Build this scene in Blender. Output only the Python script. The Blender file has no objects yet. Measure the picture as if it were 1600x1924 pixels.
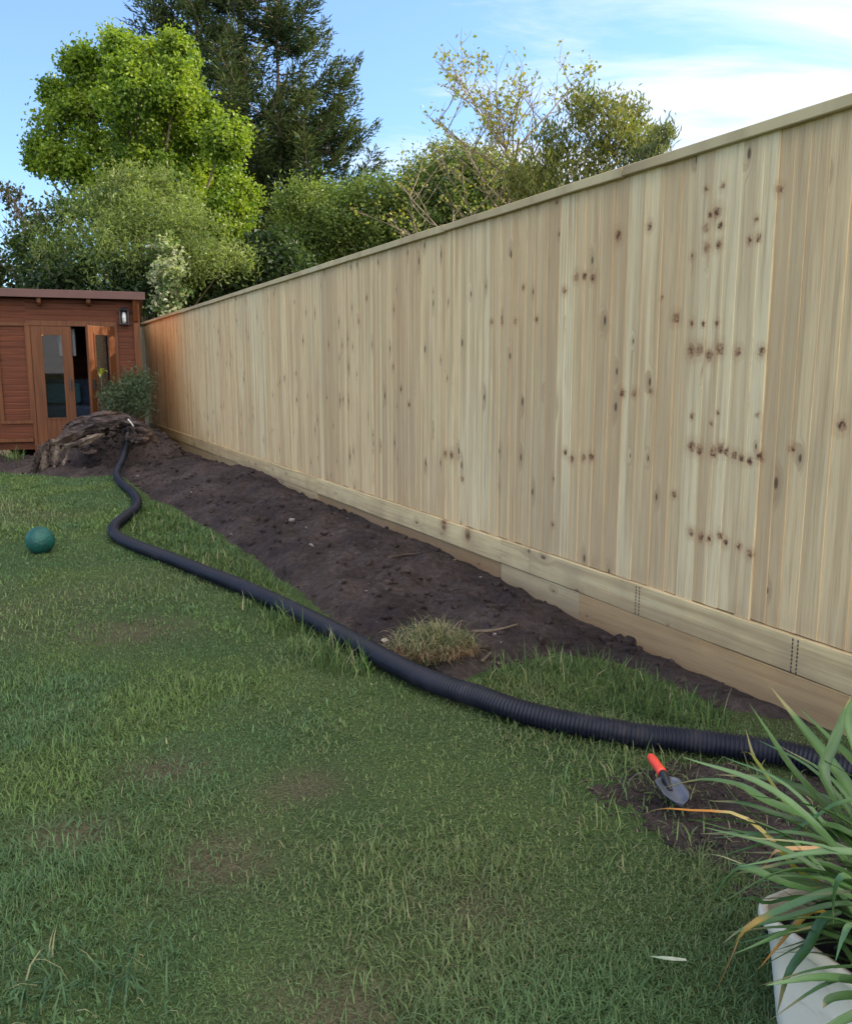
import bpy, bmesh, math, random
import numpy as np
from mathutils import Vector, Matrix

random.seed(7)
RNG = np.random.default_rng(11)
R = math.radians
scene = bpy.context.scene
COL = scene.collection

# ------------------------------------------------------------------ camera
CAM_H, PITCH, FPX = 1.2, R(9.44), 1600.0
cam_d = bpy.data.cameras.new("camera")
cam_d.sensor_fit = 'HORIZONTAL'; cam_d.sensor_width = 36.0; cam_d.lens = 36.0
cam_d.clip_start = 0.05; cam_d.clip_end = 2000
cam = bpy.data.objects.new("camera", cam_d); COL.objects.link(cam)
cam.location = (0, 0, CAM_H); cam.rotation_euler = (math.pi / 2 - PITCH, 0, 0)
scene.camera = cam

# ------------------------------------------------------------------ light
SUN_AZ, SUN_EL = R(74), R(34)          # azimuth clockwise from +Y
sunv = Vector((math.sin(SUN_AZ) * math.cos(SUN_EL), math.cos(SUN_AZ) * math.cos(SUN_EL), math.sin(SUN_EL)))
sd = bpy.data.lights.new("sun", 'SUN'); sd.energy = 5.0; sd.angle = R(0.5); sd.color = (1.0, 0.86, 0.66)
so = bpy.data.objects.new("sun", sd); COL.objects.link(so)
so.rotation_euler = sunv.to_track_quat('Z', 'Y').to_euler(); so.location = (30, 10, 20)

world = bpy.data.worlds.new("World"); scene.world = world; world.use_nodes = True
def build_world():
    nt = world.node_tree; N = nt.nodes; L = nt.links; N.clear()
    out = N.new('ShaderNodeOutputWorld'); bg = N.new('ShaderNodeBackground')
    sky = N.new('ShaderNodeTexSky'); sky.sky_type = 'NISHITA'; sky.sun_disc = False
    sky.sun_elevation = SUN_EL; sky.sun_rotation = SUN_AZ
    sky.air_density = 1.15; sky.dust_density = 0.6; sky.ozone_density = 2.2; sky.altitude = 50
    tc = N.new('ShaderNodeTexCoord')
    sep = N.new('ShaderNodeSeparateXYZ'); L.new(tc.outputs['Generated'], sep.inputs[0])
    def M(op, a, b=None, c=None, clamp=False):
        n = N.new('ShaderNodeMath'); n.operation = op; n.use_clamp = clamp
        for i, v in enumerate((a, b, c)):
            if v is None: continue
            if isinstance(v, (int, float)): n.inputs[i].default_value = v
            else: L.new(v, n.inputs[i])
        return n.outputs[0]
    zc = M('MAXIMUM', sep.outputs[2], 0.0)
    zz = M('ADD', zc, 0.22)
    u = M('DIVIDE', sep.outputs[0], zz); v = M('DIVIDE', sep.outputs[1], zz)
    cb = N.new('ShaderNodeCombineXYZ'); L.new(u, cb.inputs[0]); L.new(v, cb.inputs[1])
    mp = N.new('ShaderNodeMapping'); mp.inputs['Scale'].default_value = (0.75, 2.3, 1); mp.inputs['Rotation'].default_value = (0, 0, R(12))
    mp.inputs['Location'].default_value = (1.3, 0.4, 0)
    L.new(cb.outputs[0], mp.inputs[0])
    n1 = N.new('ShaderNodeTexNoise'); n1.inputs['Scale'].default_value = 1.5; n1.inputs['Detail'].default_value = 9
    n1.inputs['Roughness'].default_value = 0.62; n1.inputs['Distortion'].default_value = 0.5; L.new(mp.outputs[0], n1.inputs['Vector'])
    n2 = N.new('ShaderNodeTexNoise'); n2.inputs['Scale'].default_value = 0.55; n2.inputs['Detail'].default_value = 3
    L.new(mp.outputs[0], n2.inputs['Vector'])
    # cloud cover grows rightwards; unseen clouds overhead / behind are added for fill
    cover = M('MULTIPLY_ADD', sep.outputs[0], 0.74, -0.02)
    back = M('MULTIPLY_ADD', sep.outputs[1], -0.25, 0.06)
    back = M('MAXIMUM', back, -0.14)
    low = M('MULTIPLY', M('SUBTRACT', 0.30, sep.outputs[2]), 0.42)
    low = M('MAXIMUM', low, -0.02)
    m = M('ADD', M('MULTIPLY', n1.outputs[0], 0.9), M('MULTIPLY', n2.outputs[0], 0.35))
    high = M('MULTIPLY', M('SUBTRACT', sep.outputs[2], 0.5), 0.9, clamp=True)
    m = M('ADD', M('ADD', M('ADD', m, cover), M('ADD', back, low)), high)
    mr = N.new('ShaderNodeMapRange'); mr.interpolation_type = 'SMOOTHSTEP'
    mr.inputs[1].default_value = 0.43; mr.inputs[2].default_value = 0.86; L.new(m, mr.inputs[0])
    fac = M('MULTIPLY', mr.outputs[0], 0.93)
    # unseen clouds behind the view are made brighter to add fill light
    g = M('MULTIPLY_ADD', sep.outputs[1], -0.9, 0.45, clamp=True)
    bright = M('MULTIPLY_ADD', g, CLOUD_FILL, CLOUD_FRONT)
    cc = N.new('ShaderNodeMix'); cc.data_type = 'RGBA'; cc.blend_type = 'MULTIPLY'; cc.inputs[0].default_value = 1
    cc.inputs[6].default_value = (1.0, 0.955, 0.89, 1)
    vb = N.new('ShaderNodeCombineXYZ')
    for i in range(3): L.new(bright, vb.inputs[i])
    L.new(vb.outputs[0], cc.inputs[7])
    tint = N.new('ShaderNodeMix'); tint.data_type = 'RGBA'; tint.blend_type = 'MULTIPLY'; tint.inputs[0].default_value = 1
    tint.inputs[7].default_value = SKY_TINT
    L.new(sky.outputs[0], tint.inputs[6])
    fac = M('MAXIMUM', fac, 0.07)
    mx = N.new('ShaderNodeMix'); mx.data_type = 'RGBA'
    L.new(fac, mx.inputs[0]); L.new(tint.outputs[2], mx.inputs[6]); L.new(cc.outputs[2], mx.inputs[7])
    L.new(mx.outputs[2], bg.inputs[0]); bg.inputs[1].default_value = 0.12
    L.new(bg.outputs[0], out.inputs[0])
CLOUD_FRONT, CLOUD_FILL = 4.9, 8.0
SKY_TINT = (0.60, 0.79, 1.05, 1)
build_world()
scene.view_settings.view_transform = 'Standard'; scene.view_settings.look = 'None'
scene.view_settings.exposure = 1.3; scene.view_settings.gamma = 1.0; scene.view_settings.use_curve_mapping = False
scene.render.engine = 'CYCLES'
scene.cycles.use_denoising = True
scene.cycles.max_bounces = 8; scene.cycles.transparent_max_bounces = 8
scene.cycles.sample_clamp_indirect = 6.0

# ------------------------------------------------------------------ photo geometry -> world
def ray(px, py):
    a = (px - 800.0) / FPX; b = (962.0 - py) / FPX
    return np.array([a, math.cos(PITCH) + b * math.sin(PITCH), -math.sin(PITCH) + b * math.cos(PITCH)])
O = np.array([0, 0, CAM_H])
def G(px, py, z=0.0):
    d = ray(px, py); return O + d * ((z - CAM_H) / d[2])
def D(px, py, y):
    d = ray(px, py); return O + d * (y / d[1])
def mpp(y, py=696):                       # metres per photo pixel at depth y
    return (y / ray(800, py)[1]) / FPX
_d = ray(-13, 696); FD = np.array([_d[0], _d[1], 0.0]); FD /= np.linalg.norm(FD)   # fence direction (away)
FN = np.array([-FD[1], FD[0], 0.0])                                               # fence normal, to the lawn
FB = G(1600, 1380, 0.0)
def F(px, py):                            # photo point on the fence face -> (s, z)
    d = ray(px, py); k = np.dot(FB - O, FN) / np.dot(d, FN); p = O + d * k
    return float(np.dot(p - FB, FD)), float(p[2])
def st(x, y):
    x = np.asarray(x, float); y = np.asarray(y, float)
    s = (x - FB[0]) * FD[0] + (y - FB[1]) * FD[1]; t = (x - FB[0]) * FN[0] + (y - FB[1]) * FN[1]
    return s, t
ZT = F(1600, 205)[1]; ZB = F(1600, 1225)[1]; ZCAP = F(1600, 180)[1]
FEND = F(262, 700)[0] + 0.5

# ------------------------------------------------------------------ numpy noise
def _hash(ix, iy, seed):
    h = (ix.astype(np.int64) * 374761393 + iy.astype(np.int64) * 668265263 + seed * 974634777) & 0x7fffffff
    h = ((h ^ (h >> 13)) * 1274126177) & 0x7fffffff
    return ((h ^ (h >> 16)) & 0xffff) / 65535.0
def vn(x, y, seed=0):
    x = np.asarray(x, float); y = np.asarray(y, float)
    ix = np.floor(x); iy = np.floor(y); fx = x - ix; fy = y - iy
    fx = fx * fx * (3 - 2 * fx); fy = fy * fy * (3 - 2 * fy)
    a = _hash(ix, iy, seed); b = _hash(ix + 1, iy, seed); c = _hash(ix, iy + 1, seed); d = _hash(ix + 1, iy + 1, seed)
    return (a * (1 - fx) + b * fx) * (1 - fy) + (c * (1 - fx) + d * fx) * fy
def fbm(x, y, o=4, seed=0):
    r = 0; a = 0.5; n = 0
    for i in range(o):
        r = r + a * vn(x * 2 ** i, y * 2 ** i, seed + i * 17); n += a; a *= 0.5
    return r / n
def sstep(a, b, x):
    t = np.clip((np.asarray(x, float) - a) / (b - a), 0, 1); return t * t * (3 - 2 * t)

# ------------------------------------------------------------------ mesh helpers
def new_mesh(name, V, Fs, mats, attrs=None, uv=None, smooth=False, mat_idx=None):
    """V (n,3); Fs = list of (m,k) index arrays"""
    V = np.asarray(V, np.float32); me = bpy.data.meshes.new(name)
    Fs = [np.asarray(f, np.int32) for f in Fs if len(f)]
    nl = sum(f.size for f in Fs); nf = sum(len(f) for f in Fs)
    me.vertices.add(len(V)); me.vertices.foreach_set('co', V.ravel())
    me.loops.add(nl); me.polygons.add(nf)
    lv = np.concatenate([f.ravel() for f in Fs])
    me.loops.foreach_set('vertex_index', lv)
    sizes = np.concatenate([np.full(len(f), f.shape[1], np.int32) for f in Fs])
    starts = np.concatenate([[0], np.cumsum(sizes)[:-1]]).astype(np.int32)
    me.polygons.foreach_set('loop_start', starts)
    me.polygons.foreach_set('use_smooth', np.full(nf, bool(smooth)))
    if mat_idx is not None: me.polygons.foreach_set('material_index', np.asarray(mat_idx, np.int32))
    me.update(calc_edges=True); me.validate()
    for m in (mats if isinstance(mats, (list, tuple)) else [mats]): me.materials.append(m)
    if attrs:
        for k, v in attrs.items():
            v = np.asarray(v, np.float32)
            if v.ndim == 2:
                if v.shape[1] == 3: v = np.hstack([v, np.ones((len(v), 1), np.float32)])
                a = me.attributes.new(k, 'FLOAT_COLOR', 'POINT'); a.data.foreach_set('color', v.ravel())
            else:
                a = me.attributes.new(k, 'FLOAT', 'POINT'); a.data.foreach_set('value', v)
    if uv is not None:
        ul = me.uv_layers.new(name='UVMap'); ul.data.foreach_set('uv', np.asarray(uv, np.float32)[lv].ravel())
    return me
def link(name, me, parent=None):
    o = bpy.data.objects.new(name, me); COL.objects.link(o)
    if parent is not None: o.parent = parent
    return o
class MB:
    def __init__(s): s.v = []; s.f = {3: [], 4: []}; s.n = 0; s.a = {}; s.poly = []
    def add(s, V, faces, **attr):
        V = np.asarray(V, float).reshape(-1, 3)
        for f in faces:
            f = [i + s.n for i in f]
            if len(f) in s.f: s.f[len(f)].append(f)
            else: s.f.setdefault(len(f), []).append(f)
        for k, val in attr.items():
            val = np.asarray(val, float)
            if val.ndim == 1: val = np.tile(val, (len(V), 1))
            s.a.setdefault(k, []).append(val)
        s.v.append(V); s.n += len(V)
    def box(s, lo, hi, M=None, **attr):
        (a, b, c), (d, e, f) = lo, hi
        V = np.array([(a,b,c),(d,b,c),(d,e,c),(a,e,c),(a,b,f),(d,b,f),(d,e,f),(a,e,f)], float)
        if M is not None: V = V @ np.array(M.to_3x3()).T + np.array(M.translation)
        s.add(V, [(0,3,2,1),(4,5,6,7),(0,1,5,4),(1,2,6,5),(2,3,7,6),(3,0,4,7)], **attr)
    def tube(s, P, rad, seg=8, cap=True, **attr):
        P = np.asarray(P, float); n = len(P); rad = np.broadcast_to(np.asarray(rad, float), (n,))
        T = np.gradient(P, axis=0); T /= np.linalg.norm(T, axis=1)[:, None] + 1e-9
        ref = np.array([0, 0, 1.0]) if abs(T[0][2]) < 0.9 else np.array([1.0, 0, 0])
        A = np.zeros_like(P)
        a = np.cross(T[0], ref); a /= np.linalg.norm(a)
        for i in range(n):
            a = a - T[i] * np.dot(a, T[i]); a /= np.linalg.norm(a) + 1e-9; A[i] = a
        B = np.cross(T, A)
        th = np.linspace(0, 2 * math.pi, seg, endpoint=False)
        V = P[:, None] + rad[:, None, None] * (np.cos(th)[None, :, None] * A[:, None] + np.sin(th)[None, :, None] * B[:, None])
        fs = []
        for i in range(n - 1):
            for j in range(seg):
                k = (j + 1) % seg
                fs.append((i*seg+j, i*seg+k, (i+1)*seg+k, (i+1)*seg+j))
        if cap:
            fs.append(tuple(range(seg - 1, -1, -1))); fs.append(tuple((n-1)*seg + j for j in range(seg)))
        s.add(V.reshape(-1, 3), fs, **attr)
    def build(s, name, mat, parent=None, smooth=False, bevel=0.0, uv=None):
        V = np.vstack(s.v); fl = [np.array(f) for f in s.f.values() if len(f)]
        me = new_mesh(name, V, fl, mat, attrs={k: np.vstack(v) for k, v in s.a.items()}, smooth=smooth, uv=uv)
        if bevel > 0:
            bm = bmesh.new(); bm.from_mesh(me)
            bmesh.ops.remove_doubles(bm, verts=bm.verts, dist=1e-6)
            bmesh.ops.bevel(bm, geom=[e for e in bm.edges if len(e.link_faces) == 2 and e.calc_face_angle(0) > 0.6], offset=bevel, segments=2, affect='EDGES', profile=0.6, clamp_overlap=True)
            bm.to_mesh(me); bm.free()
        return link(name, me, parent)
def tag(o, label=None, cat=None, group=None, kind=None):
    if label: o['label'] = label
    if cat: o['category'] = cat
    if group: o['group'] = group
    if kind: o['kind'] = kind
    return o
def empty(name, loc, label, cat, rotz=0.0, group=None):
    o = bpy.data.objects.new(name, None); COL.objects.link(o)
    o.location = loc; o.rotation_euler = (0, 0, rotz); o.empty_display_size = 0.2
    return tag(o, label, cat, group)
def unit(v):
    v = np.asarray(v, float); return v / (np.linalg.norm(v, axis=-1, keepdims=True) + 1e-9)
def spline(P, n):
    P = np.asarray(P, float); m = len(P)
    Q = np.vstack([2*P[0]-P[1], P, 2*P[-1]-P[-2]]); out = []
    t = np.linspace(0, m - 1 - 1e-9, n)
    i = np.floor(t).astype(int); u = (t - i)[:, None]
    p0, p1, p2, p3 = Q[i], Q[i+1], Q[i+2], Q[i+3]
    return 0.5 * ((2*p1) + (-p0+p2)*u + (2*p0-5*p1+4*p2-p3)*u*u + (-p0+3*p1-3*p2+p3)*u**3)
def resample(P, step):
    d = np.concatenate([[0], np.cumsum(np.linalg.norm(np.diff(P, axis=0), axis=1))])
    t = np.arange(0, d[-1], step); return np.stack([np.interp(t, d, P[:, k]) for k in range(3)], 1)

# ------------------------------------------------------------------ node helper / materials
class NT:
    def __init__(s, name):
        s.m = bpy.data.materials.new(name); s.m.use_nodes = True; s.t = s.m.node_tree
        s.N = s.t.nodes; s.N.clear()
        s.out = s.N.new('ShaderNodeOutputMaterial')
    def n(s, typ, inp=None, **kw):
        nd = s.N.new(typ)
        for k, v in kw.items(): setattr(nd, k, v)
        for k, v in (inp or {}).items(): s.set(nd.inputs[k], v)
        return nd
    def set(s, sock, v):
        if isinstance(v, bpy.types.NodeSocket): s.t.links.new(v, sock)
        elif isinstance(v, bpy.types.Node): s.t.links.new(v.outputs[0], sock)
        else:
            if hasattr(sock.default_value, '__len__') and isinstance(v, tuple) and len(v) == 3 and len(sock.default_value) == 4: v = (*v, 1)
            sock.default_value = v
    def math(s, op, a, b=0.0, clamp=False, c=None):
        n = s.n('ShaderNodeMath', {0: a, 1: b}, operation=op, use_clamp=clamp)
        if c is not None: s.set(n.inputs[2], c)
        return n.outputs[0]
    def mix(s, f, a, b, blend='MIX'):
        n = s.n('ShaderNodeMix', {0: f, 6: a, 7: b}, data_type='RGBA', blend_type=blend); return n.outputs[2]
    def noise(s, vec, scale=5, detail=4, rough=0.55, dist=0.0):
        n = s.n('ShaderNodeTexNoise', {'Scale': scale, 'Detail': detail, 'Roughness': rough, 'Distortion': dist})
        if vec is not None: s.set(n.inputs['Vector'], vec)
        return n.outputs[0]
    def map(s, vec, scale=(1, 1, 1), loc=(0, 0, 0), rot=(0, 0, 0)):
        return s.n('ShaderNodeMapping', {0: vec, 'Scale': scale, 'Location': loc, 'Rotation': rot}).outputs[0]
    def rng(s, v, a, b, c=0.0, d=1.0, smooth=True):
        n = s.n('ShaderNodeMapRange', {0: v, 1: a, 2: b, 3: c, 4: d}, interpolation_type='SMOOTHSTEP' if smooth else 'LINEAR'); return n.outputs[0]
    def ramp(s, f, stops):
        n = s.n('ShaderNodeValToRGB', {0: f}); e = n.color_ramp.elements
        while len(e) < len(stops): e.new(0.5)
        for i, (p, c) in enumerate(stops): e[i].position = p; e[i].color = (*c, 1)
        return n.outputs[0]
    def obj(s): return s.n('ShaderNodeTexCoord').outputs['Object']
    def attr(s, name, out='Color'): return s.n('ShaderNodeAttribute', attribute_name=name).outputs[out]
    def bump(s, h, strength=0.3, dist=0.01):
        return s.n('ShaderNodeBump', {'Height': h, 'Strength': strength, 'Distance': dist}).outputs[0]
    def bsdf(s, col, rough=0.7, bump=None, spec=0.4, **kw):
        b = s.n('ShaderNodeBsdfPrincipled', {'Base Color': col, 'Roughness': rough, 'Specular IOR Level': spec})
        if bump is not None: s.set(b.inputs['Normal'], bump)
        for k, v in kw.items(): s.set(b.inputs[k.replace('_', ' ')], v)
        s.t.links.new(b.outputs[0], s.out.inputs[0]); return b

def mat_plain(name, col, rough=0.6, var=0.2, scale=8, bump=0.1, spec=0.4, dist=0.004):
    t = NT(name); o = t.obj(); n = t.noise(o, scale, 5, 0.6)
    c = t.mix(t.rng(n, 0.3, 0.7), tuple(x * (1 - var) for x in col), tuple(min(1, x * (1 + var)) for x in col))
    t.bsdf(c, rough, t.bump(t.noise(o, scale * 6, 4), bump, dist), spec); return t.m

def mat_foliage(name, transl=0.35, rough=0.5, spec=0.35, shift=(1.25, 1.3, 0.6)):
    t = NT(name); c = t.attr('col')
    b = t.n('ShaderNodeBsdfPrincipled', {'Base Color': c, 'Roughness': rough, 'Specular IOR Level': spec})
    tc = t.mix(1.0, c, (*shift, 1), 'MULTIPLY')
    tr = t.n('ShaderNodeBsdfTranslucent', {0: tc})
    mx = t.n('ShaderNodeMixShader', {0: transl, 1: b.outputs[0], 2: tr.outputs[0]})
    t.t.links.new(mx.outputs[0], t.out.inputs[0]); return t.m

M = {}
M['leaf'] = mat_foliage('leaf', 0.42)
M['needle'] = mat_foliage('needle', 0.15, 0.6, 0.2)
M['grass'] = mat_foliage('grass', 0.22, 0.55, 0.25, (1.1, 1.2, 0.7))
M['strap_leaf'] = mat_foliage('strap_leaf', 0.15, 0.33, 0.5, (1.1, 1.2, 0.6))
M['bark'] = mat_plain('bark', (0.10, 0.075, 0.055), 0.9, 0.4, 3, 0.5)
M['pale_bark'] = mat_plain('pale_bark', (0.17, 0.13, 0.10), 0.85, 0.3, 3, 0.4)

# ================================================================== TERRAIN
def gz(x, y):
    return (fbm(np.asarray(x) * 0.8, np.asarray(y) * 0.8, 3, 5) - 0.5) * 0.05
def grid_mesh(X, Y, Z):
    h, w = X.shape; V = np.stack([X, Y, Z], -1).reshape(-1, 3)
    i = np.arange(h * w).reshape(h, w)
    Fq = np.stack([i[:-1, :-1], i[:-1, 1:], i[1:, 1:], i[1:, :-1]], -1).reshape(-1, 4)
    return V, Fq

t = NT('far_ground'); o = t.obj()
t.bsdf(t.mix(t.rng(t.noise(o, 0.4, 5), 0.35, 0.65), (0.045, 0.05, 0.025), (0.06, 0.085, 0.03)), 0.95, None, 0.1)
M['far_ground'] = t.m
X, Y = np.meshgrid(np.linspace(-600, 600, 41), np.linspace(-400, 900, 41))
V, Fq = grid_mesh(X, Y, np.full_like(X, -0.12))
tag(link('ground', new_mesh('ground', V, [Fq], M['far_ground'])), kind='structure')

t = NT('lawn_turf'); o = t.obj()
n1 = t.noise(o, 1.3, 5, 0.6, 0.3); n2 = t.noise(o, 22, 5, 0.7); n3 = t.noise(o, 140, 3, 0.7); n4 = t.noise(t.map(o, loc=(5, 3, 0)), 0.55, 4, 0.6)
c = t.mix(t.rng(n1, 0.35, 0.68), (0.044, 0.078, 0.029), (0.070, 0.104, 0.038))
c = t.mix(t.math('MULTIPLY', t.rng(n4, 0.52, 0.66), 0.75), c, (0.080, 0.084, 0.044))
c = t.mix(t.math('MULTIPLY', t.rng(n2, 0.5, 0.75), 0.5), c, (0.058, 0.060, 0.034))
c = t.mix(t.math('MULTIPLY', t.attr('worn', 'Fac'), 0.8), c, (0.098, 0.080, 0.055))
c = t.mix(t.rng(n3, 0.3, 0.75), t.mix(1.0, c, (0.5, 0.5, 0.5), 'MULTIPLY'), t.mix(1.0, c, (1.35, 1.35, 1.3), 'MULTIPLY'))
t.bsdf(c, 0.95, t.bump(t.math('ADD', n2, t.math('MULTIPLY', n3, 0.6)), 0.8, 0.02), 0.1)
M['lawn'] = t.m
WORN = [(*G(a, b)[:2], r) for a, b, r in [(400, 1618, .17), (130, 1565, .13), (640, 1890, .16), (310, 1445, .14), (880, 1700, .13), (240, 1190, .30), (560, 1480, .12)]]
def worn_at(x, y):
    w = 0
    for a, b, r in WORN: w = np.maximum(w, np.exp(-(((x - a) / r) ** 2 + ((y - b) / (r * .8)) ** 2)))
    return np.clip(w * (0.3 + 1.3 * fbm(np.asarray(x) * 9, np.asarray(y) * 9, 3, 44)), 0, 1)
xs = np.arange(-9, 5.2, 0.06); ys = np.arange(-3, 13.2, 0.06)
X, Y = np.meshgrid(xs, ys)
LAWN_XY = (X, Y)

def poly_px(pts): return np.array([G(a, b)[:2] for a, b in pts])
def poly_dist(P, x, y):
    """signed distance, positive inside"""
    x = np.asarray(x, float); y = np.asarray(y, float)
    ins = np.zeros(x.shape, bool); dm = np.full(x.shape, 1e9); n = len(P)
    for i in range(n):
        a = P[i]; b = P[(i + 1) % n]; ab = b - a
        tt = np.clip(((x - a[0]) * ab[0] + (y - a[1]) * ab[1]) / (ab @ ab), 0, 1)
        dm = np.minimum(dm, np.hypot(x - a[0] - tt * ab[0], y - a[1] - tt * ab[1]))
        cond = (a[1] > y) != (b[1] > y)
        with np.errstate(divide='ignore', invalid='ignore'):
            xi = (b[0] - a[0]) * (y - a[1]) / (b[1] - a[1]) + a[0]
        ins ^= cond & (x < xi)
    return np.where(ins, dm, -dm)
fe0 = FB + FD * -1.6 - FN * 0.4; fe1 = FB + FD * (FEND - 0.2) - FN * 0.4
edge_px = [(1640, 1400), (1500, 1368), (1420, 1352), (1330, 1332), (1240, 1290), (1140, 1255), (1050, 1240), (930, 1272), (850, 1290),
           (760, 1262), (650, 1203), (580, 1155), (532, 1102), (460, 1042), (368, 984), (312, 949), (272, 936), (238, 908), (215, 893), (140, 897), (60, 891), (0, 886), (-160, 884)]
SOILP = np.vstack([[fe0[:2]], poly_px(edge_px), [D(-160, 800, 13.0)[:2]], [D(262, 800, 14.2)[:2]], [fe1[:2]]])
BAREP = poly_px([(1100, 1475), (1180, 1425), (1290, 1412), (1420, 1425), (1560, 1450), (1640, 1560), (1600, 1690), (1420, 1720), (1330, 1665), (1230, 1630), (1150, 1560)])
_hp = [280, 330, 400, 440, 470, 490, 508, 530, 600, 700, 800, 950, 1140, 1400, 1600, 1700]
_hs = np.array([F(p, 700)[0] for p in _hp]); _hz = np.array([.03, .005, .01, .06, .10, .13, .12, .06, .04, .045, .045, .02, -.03, -.045, -.03, -.03])
_or = np.argsort(_hs); _hs = _hs[_or]; _hz = _hz[_or]
def soil_z(x, y):
    s, t = st(x, y); d = poly_dist(SOILP, x, y) + (fbm(np.asarray(x) * 6, np.asarray(y) * 6, 3, 31) - 0.5) * 0.10
    hf = np.interp(s, _hs, _hz)
    up = sstep(-0.02, 0.16, d)
    lump = (fbm(x * 2.3, y * 2.3, 4, 9) - 0.5) * 0.17 + (fbm(x * 9, y * 9, 4, 19) - 0.5) * 0.115 + (vn(x * 40, y * 40, 3) - 0.5) * 0.012
    mound = 0.055 * np.sin(np.clip(t / 1.1, 0, 1) * math.pi)
    fall = np.exp(-(t / 0.75) ** 2)
    z = gz(x, y) * (1 - up * fall) + up * (hf * fall + mound + lump * (0.35 + 0.65 * sstep(0, 0.3, d)) * (1 - .7 * np.exp(-(t / 0.16) ** 2))) + (up - 0.5) * 0.05
    return z, d
V, Fq = grid_mesh(LAWN_XY[0], LAWN_XY[1], gz(*LAWN_XY) - 0.14 * sstep(0.06, 0.25, poly_dist(SOILP, *LAWN_XY)))
tag(link('lawn', new_mesh('lawn', V, [Fq], M['lawn'], attrs={'worn': worn_at(LAWN_XY[0], LAWN_XY[1]).ravel()}, smooth=True)), kind='structure')
def bare_z(x, y):
    d = poly_dist(BAREP, x, y) + (fbm(np.asarray(x) * 5, np.asarray(y) * 5, 4, 51) - 0.5) * 0.22
    up = sstep(-0.03, 0.12, d)
    return gz(x, y) + (up - 0.6) * 0.02 + up * ((fbm(x * 14, y * 14, 4, 91) - 0.5) * 0.035), d

t = NT('soil'); o = t.obj()
n1 = t.noise(o, 2.2, 5, 0.6); n2 = t.noise(o, 30, 6, 0.7); n3 = t.noise(o, 170, 3, 0.7)
vor = t.n('ShaderNodeTexVoronoi', {'Vector': o, 'Scale': 55.0, 'Randomness': 1.0})
c = t.mix(t.rng(n1, 0.35, 0.65), (0.042, 0.034, 0.036), (0.082, 0.065, 0.063))
c = t.mix(t.rng(n2, 0.35, 0.75), t.mix(1.0, c, (0.65, 0.63, 0.62), 'MULTIPLY'), t.mix(1.0, c, (1.3, 1.27, 1.25), 'MULTIPLY'))
fl = t.math('MULTIPLY', t.rng(vor.outputs['Distance'], 0.16, 0.08), t.rng(t.n('ShaderNodeSeparateXYZ', {0: vor.outputs['Color']}).outputs[0], 0.86, 0.9))
c = t.mix(t.math('MULTIPLY', fl, 0.7), c, (0.17, 0.14, 0.12))
t.bsdf(c, 0.95, t.bump(t.math('ADD', n2, t.math('MULTIPLY', n3, 0.4)), 0.9, 0.03), 0.12)
M['soil'] = t.m
def sheet(name, fn, x0, x1, y0, y1, step, ang=None, thr=-0.06):
    if ang:                                 # grid in fence coordinates
        S, T = np.meshgrid(np.arange(x0, x1, step), np.arange(y0, y1, step))
        X = FB[0] + FD[0] * S + FN[0] * T; Y = FB[1] + FD[1] * S + FN[1] * T
    else: X, Y = np.meshgrid(np.arange(x0, x1, step), np.arange(y0, y1, step))
    Z, d = fn(X, Y); V, Fq = grid_mesh(X, Y, Z); dm = d.ravel()
    keep = (dm[Fq] > thr).any(1); Fq = Fq[keep]
    used = np.unique(Fq); rm = np.zeros(len(V), int); rm[used] = np.arange(len(used))
    o = link(name, new_mesh(name, V[used], [rm[Fq]], M['soil'], smooth=True)); return tag(o, kind='structure')
sheet('soil', soil_z, -1.7, FEND + 0.3, 0.0, 5.2, 0.03, True)
sheet('bare_soil', bare_z, BAREP[:, 0].min() - .2, BAREP[:, 0].max() + .2, BAREP[:, 1].min() - .2, BAREP[:, 1].max() + .2, 0.015)

# ================================================================== FENCE
fence = empty('timber_fence', FB.tolist(), 'tall new pale timber fence of upright boards along the right of the lawn', 'fence', math.atan2(FD[1], FD[0]))
# local: x = s along the fence, y = towards the lawn, z up
kn_px = [(1350,400,13),(1338,404,7),(1330,428,8),(1357,424,8),(1332,464,10),(1354,460,10),(1303,482,7),(1412,452,7),(1428,448,8),(1425,412,6),(1331,355,6),(1361,350,6),
 (1303,607,7),(1325,609,5),(1350,607,6),(1302,659,14),(1318,657,13),(1336,667,13),(1356,655,13),(1390,661,11),(1435,660,10),
 (1303,782,6),(1340,795,5),(1352,776,5),(1427,780,5),(1303,838,13),(1318,846,12),(1344,850,12),(1357,842,12),(1368,848,9),(1383,855,10),(1397,861,9),(1412,865,9),(1430,858,10),
 (1302,1000,10),(1320,1008,10),(1336,1012,8),(1356,1006,9),(1366,1019,9),(1392,1027,7),(1412,1041,9),
 (1085,520,10),(1100,518,8),(1116,522,11),(1062,546,8),(1272,597,12),(1163,443,13),(1222,425,9),(1064,850,8),(1076,862,9),(1098,860,8),(1112,858,9),
 (1170,738,9),(1194,738,9),(1225,735,7),(1583,800,12),(1468,355,9),(1490,842,8),(1245,560,5),(1268,930,8),(1040,985,6),(850,855,10),(838,852,8),
 (985,540,6),(925,605,6),(945,605,5),(970,604,6),(1010,600,6),(740,690,6),(755,730,6),(770,760,6),(690,560,6),(1048,380,6),(870,900,6)]
KN = [(*F(a, b), r) for a, b, r in kn_px]
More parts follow.
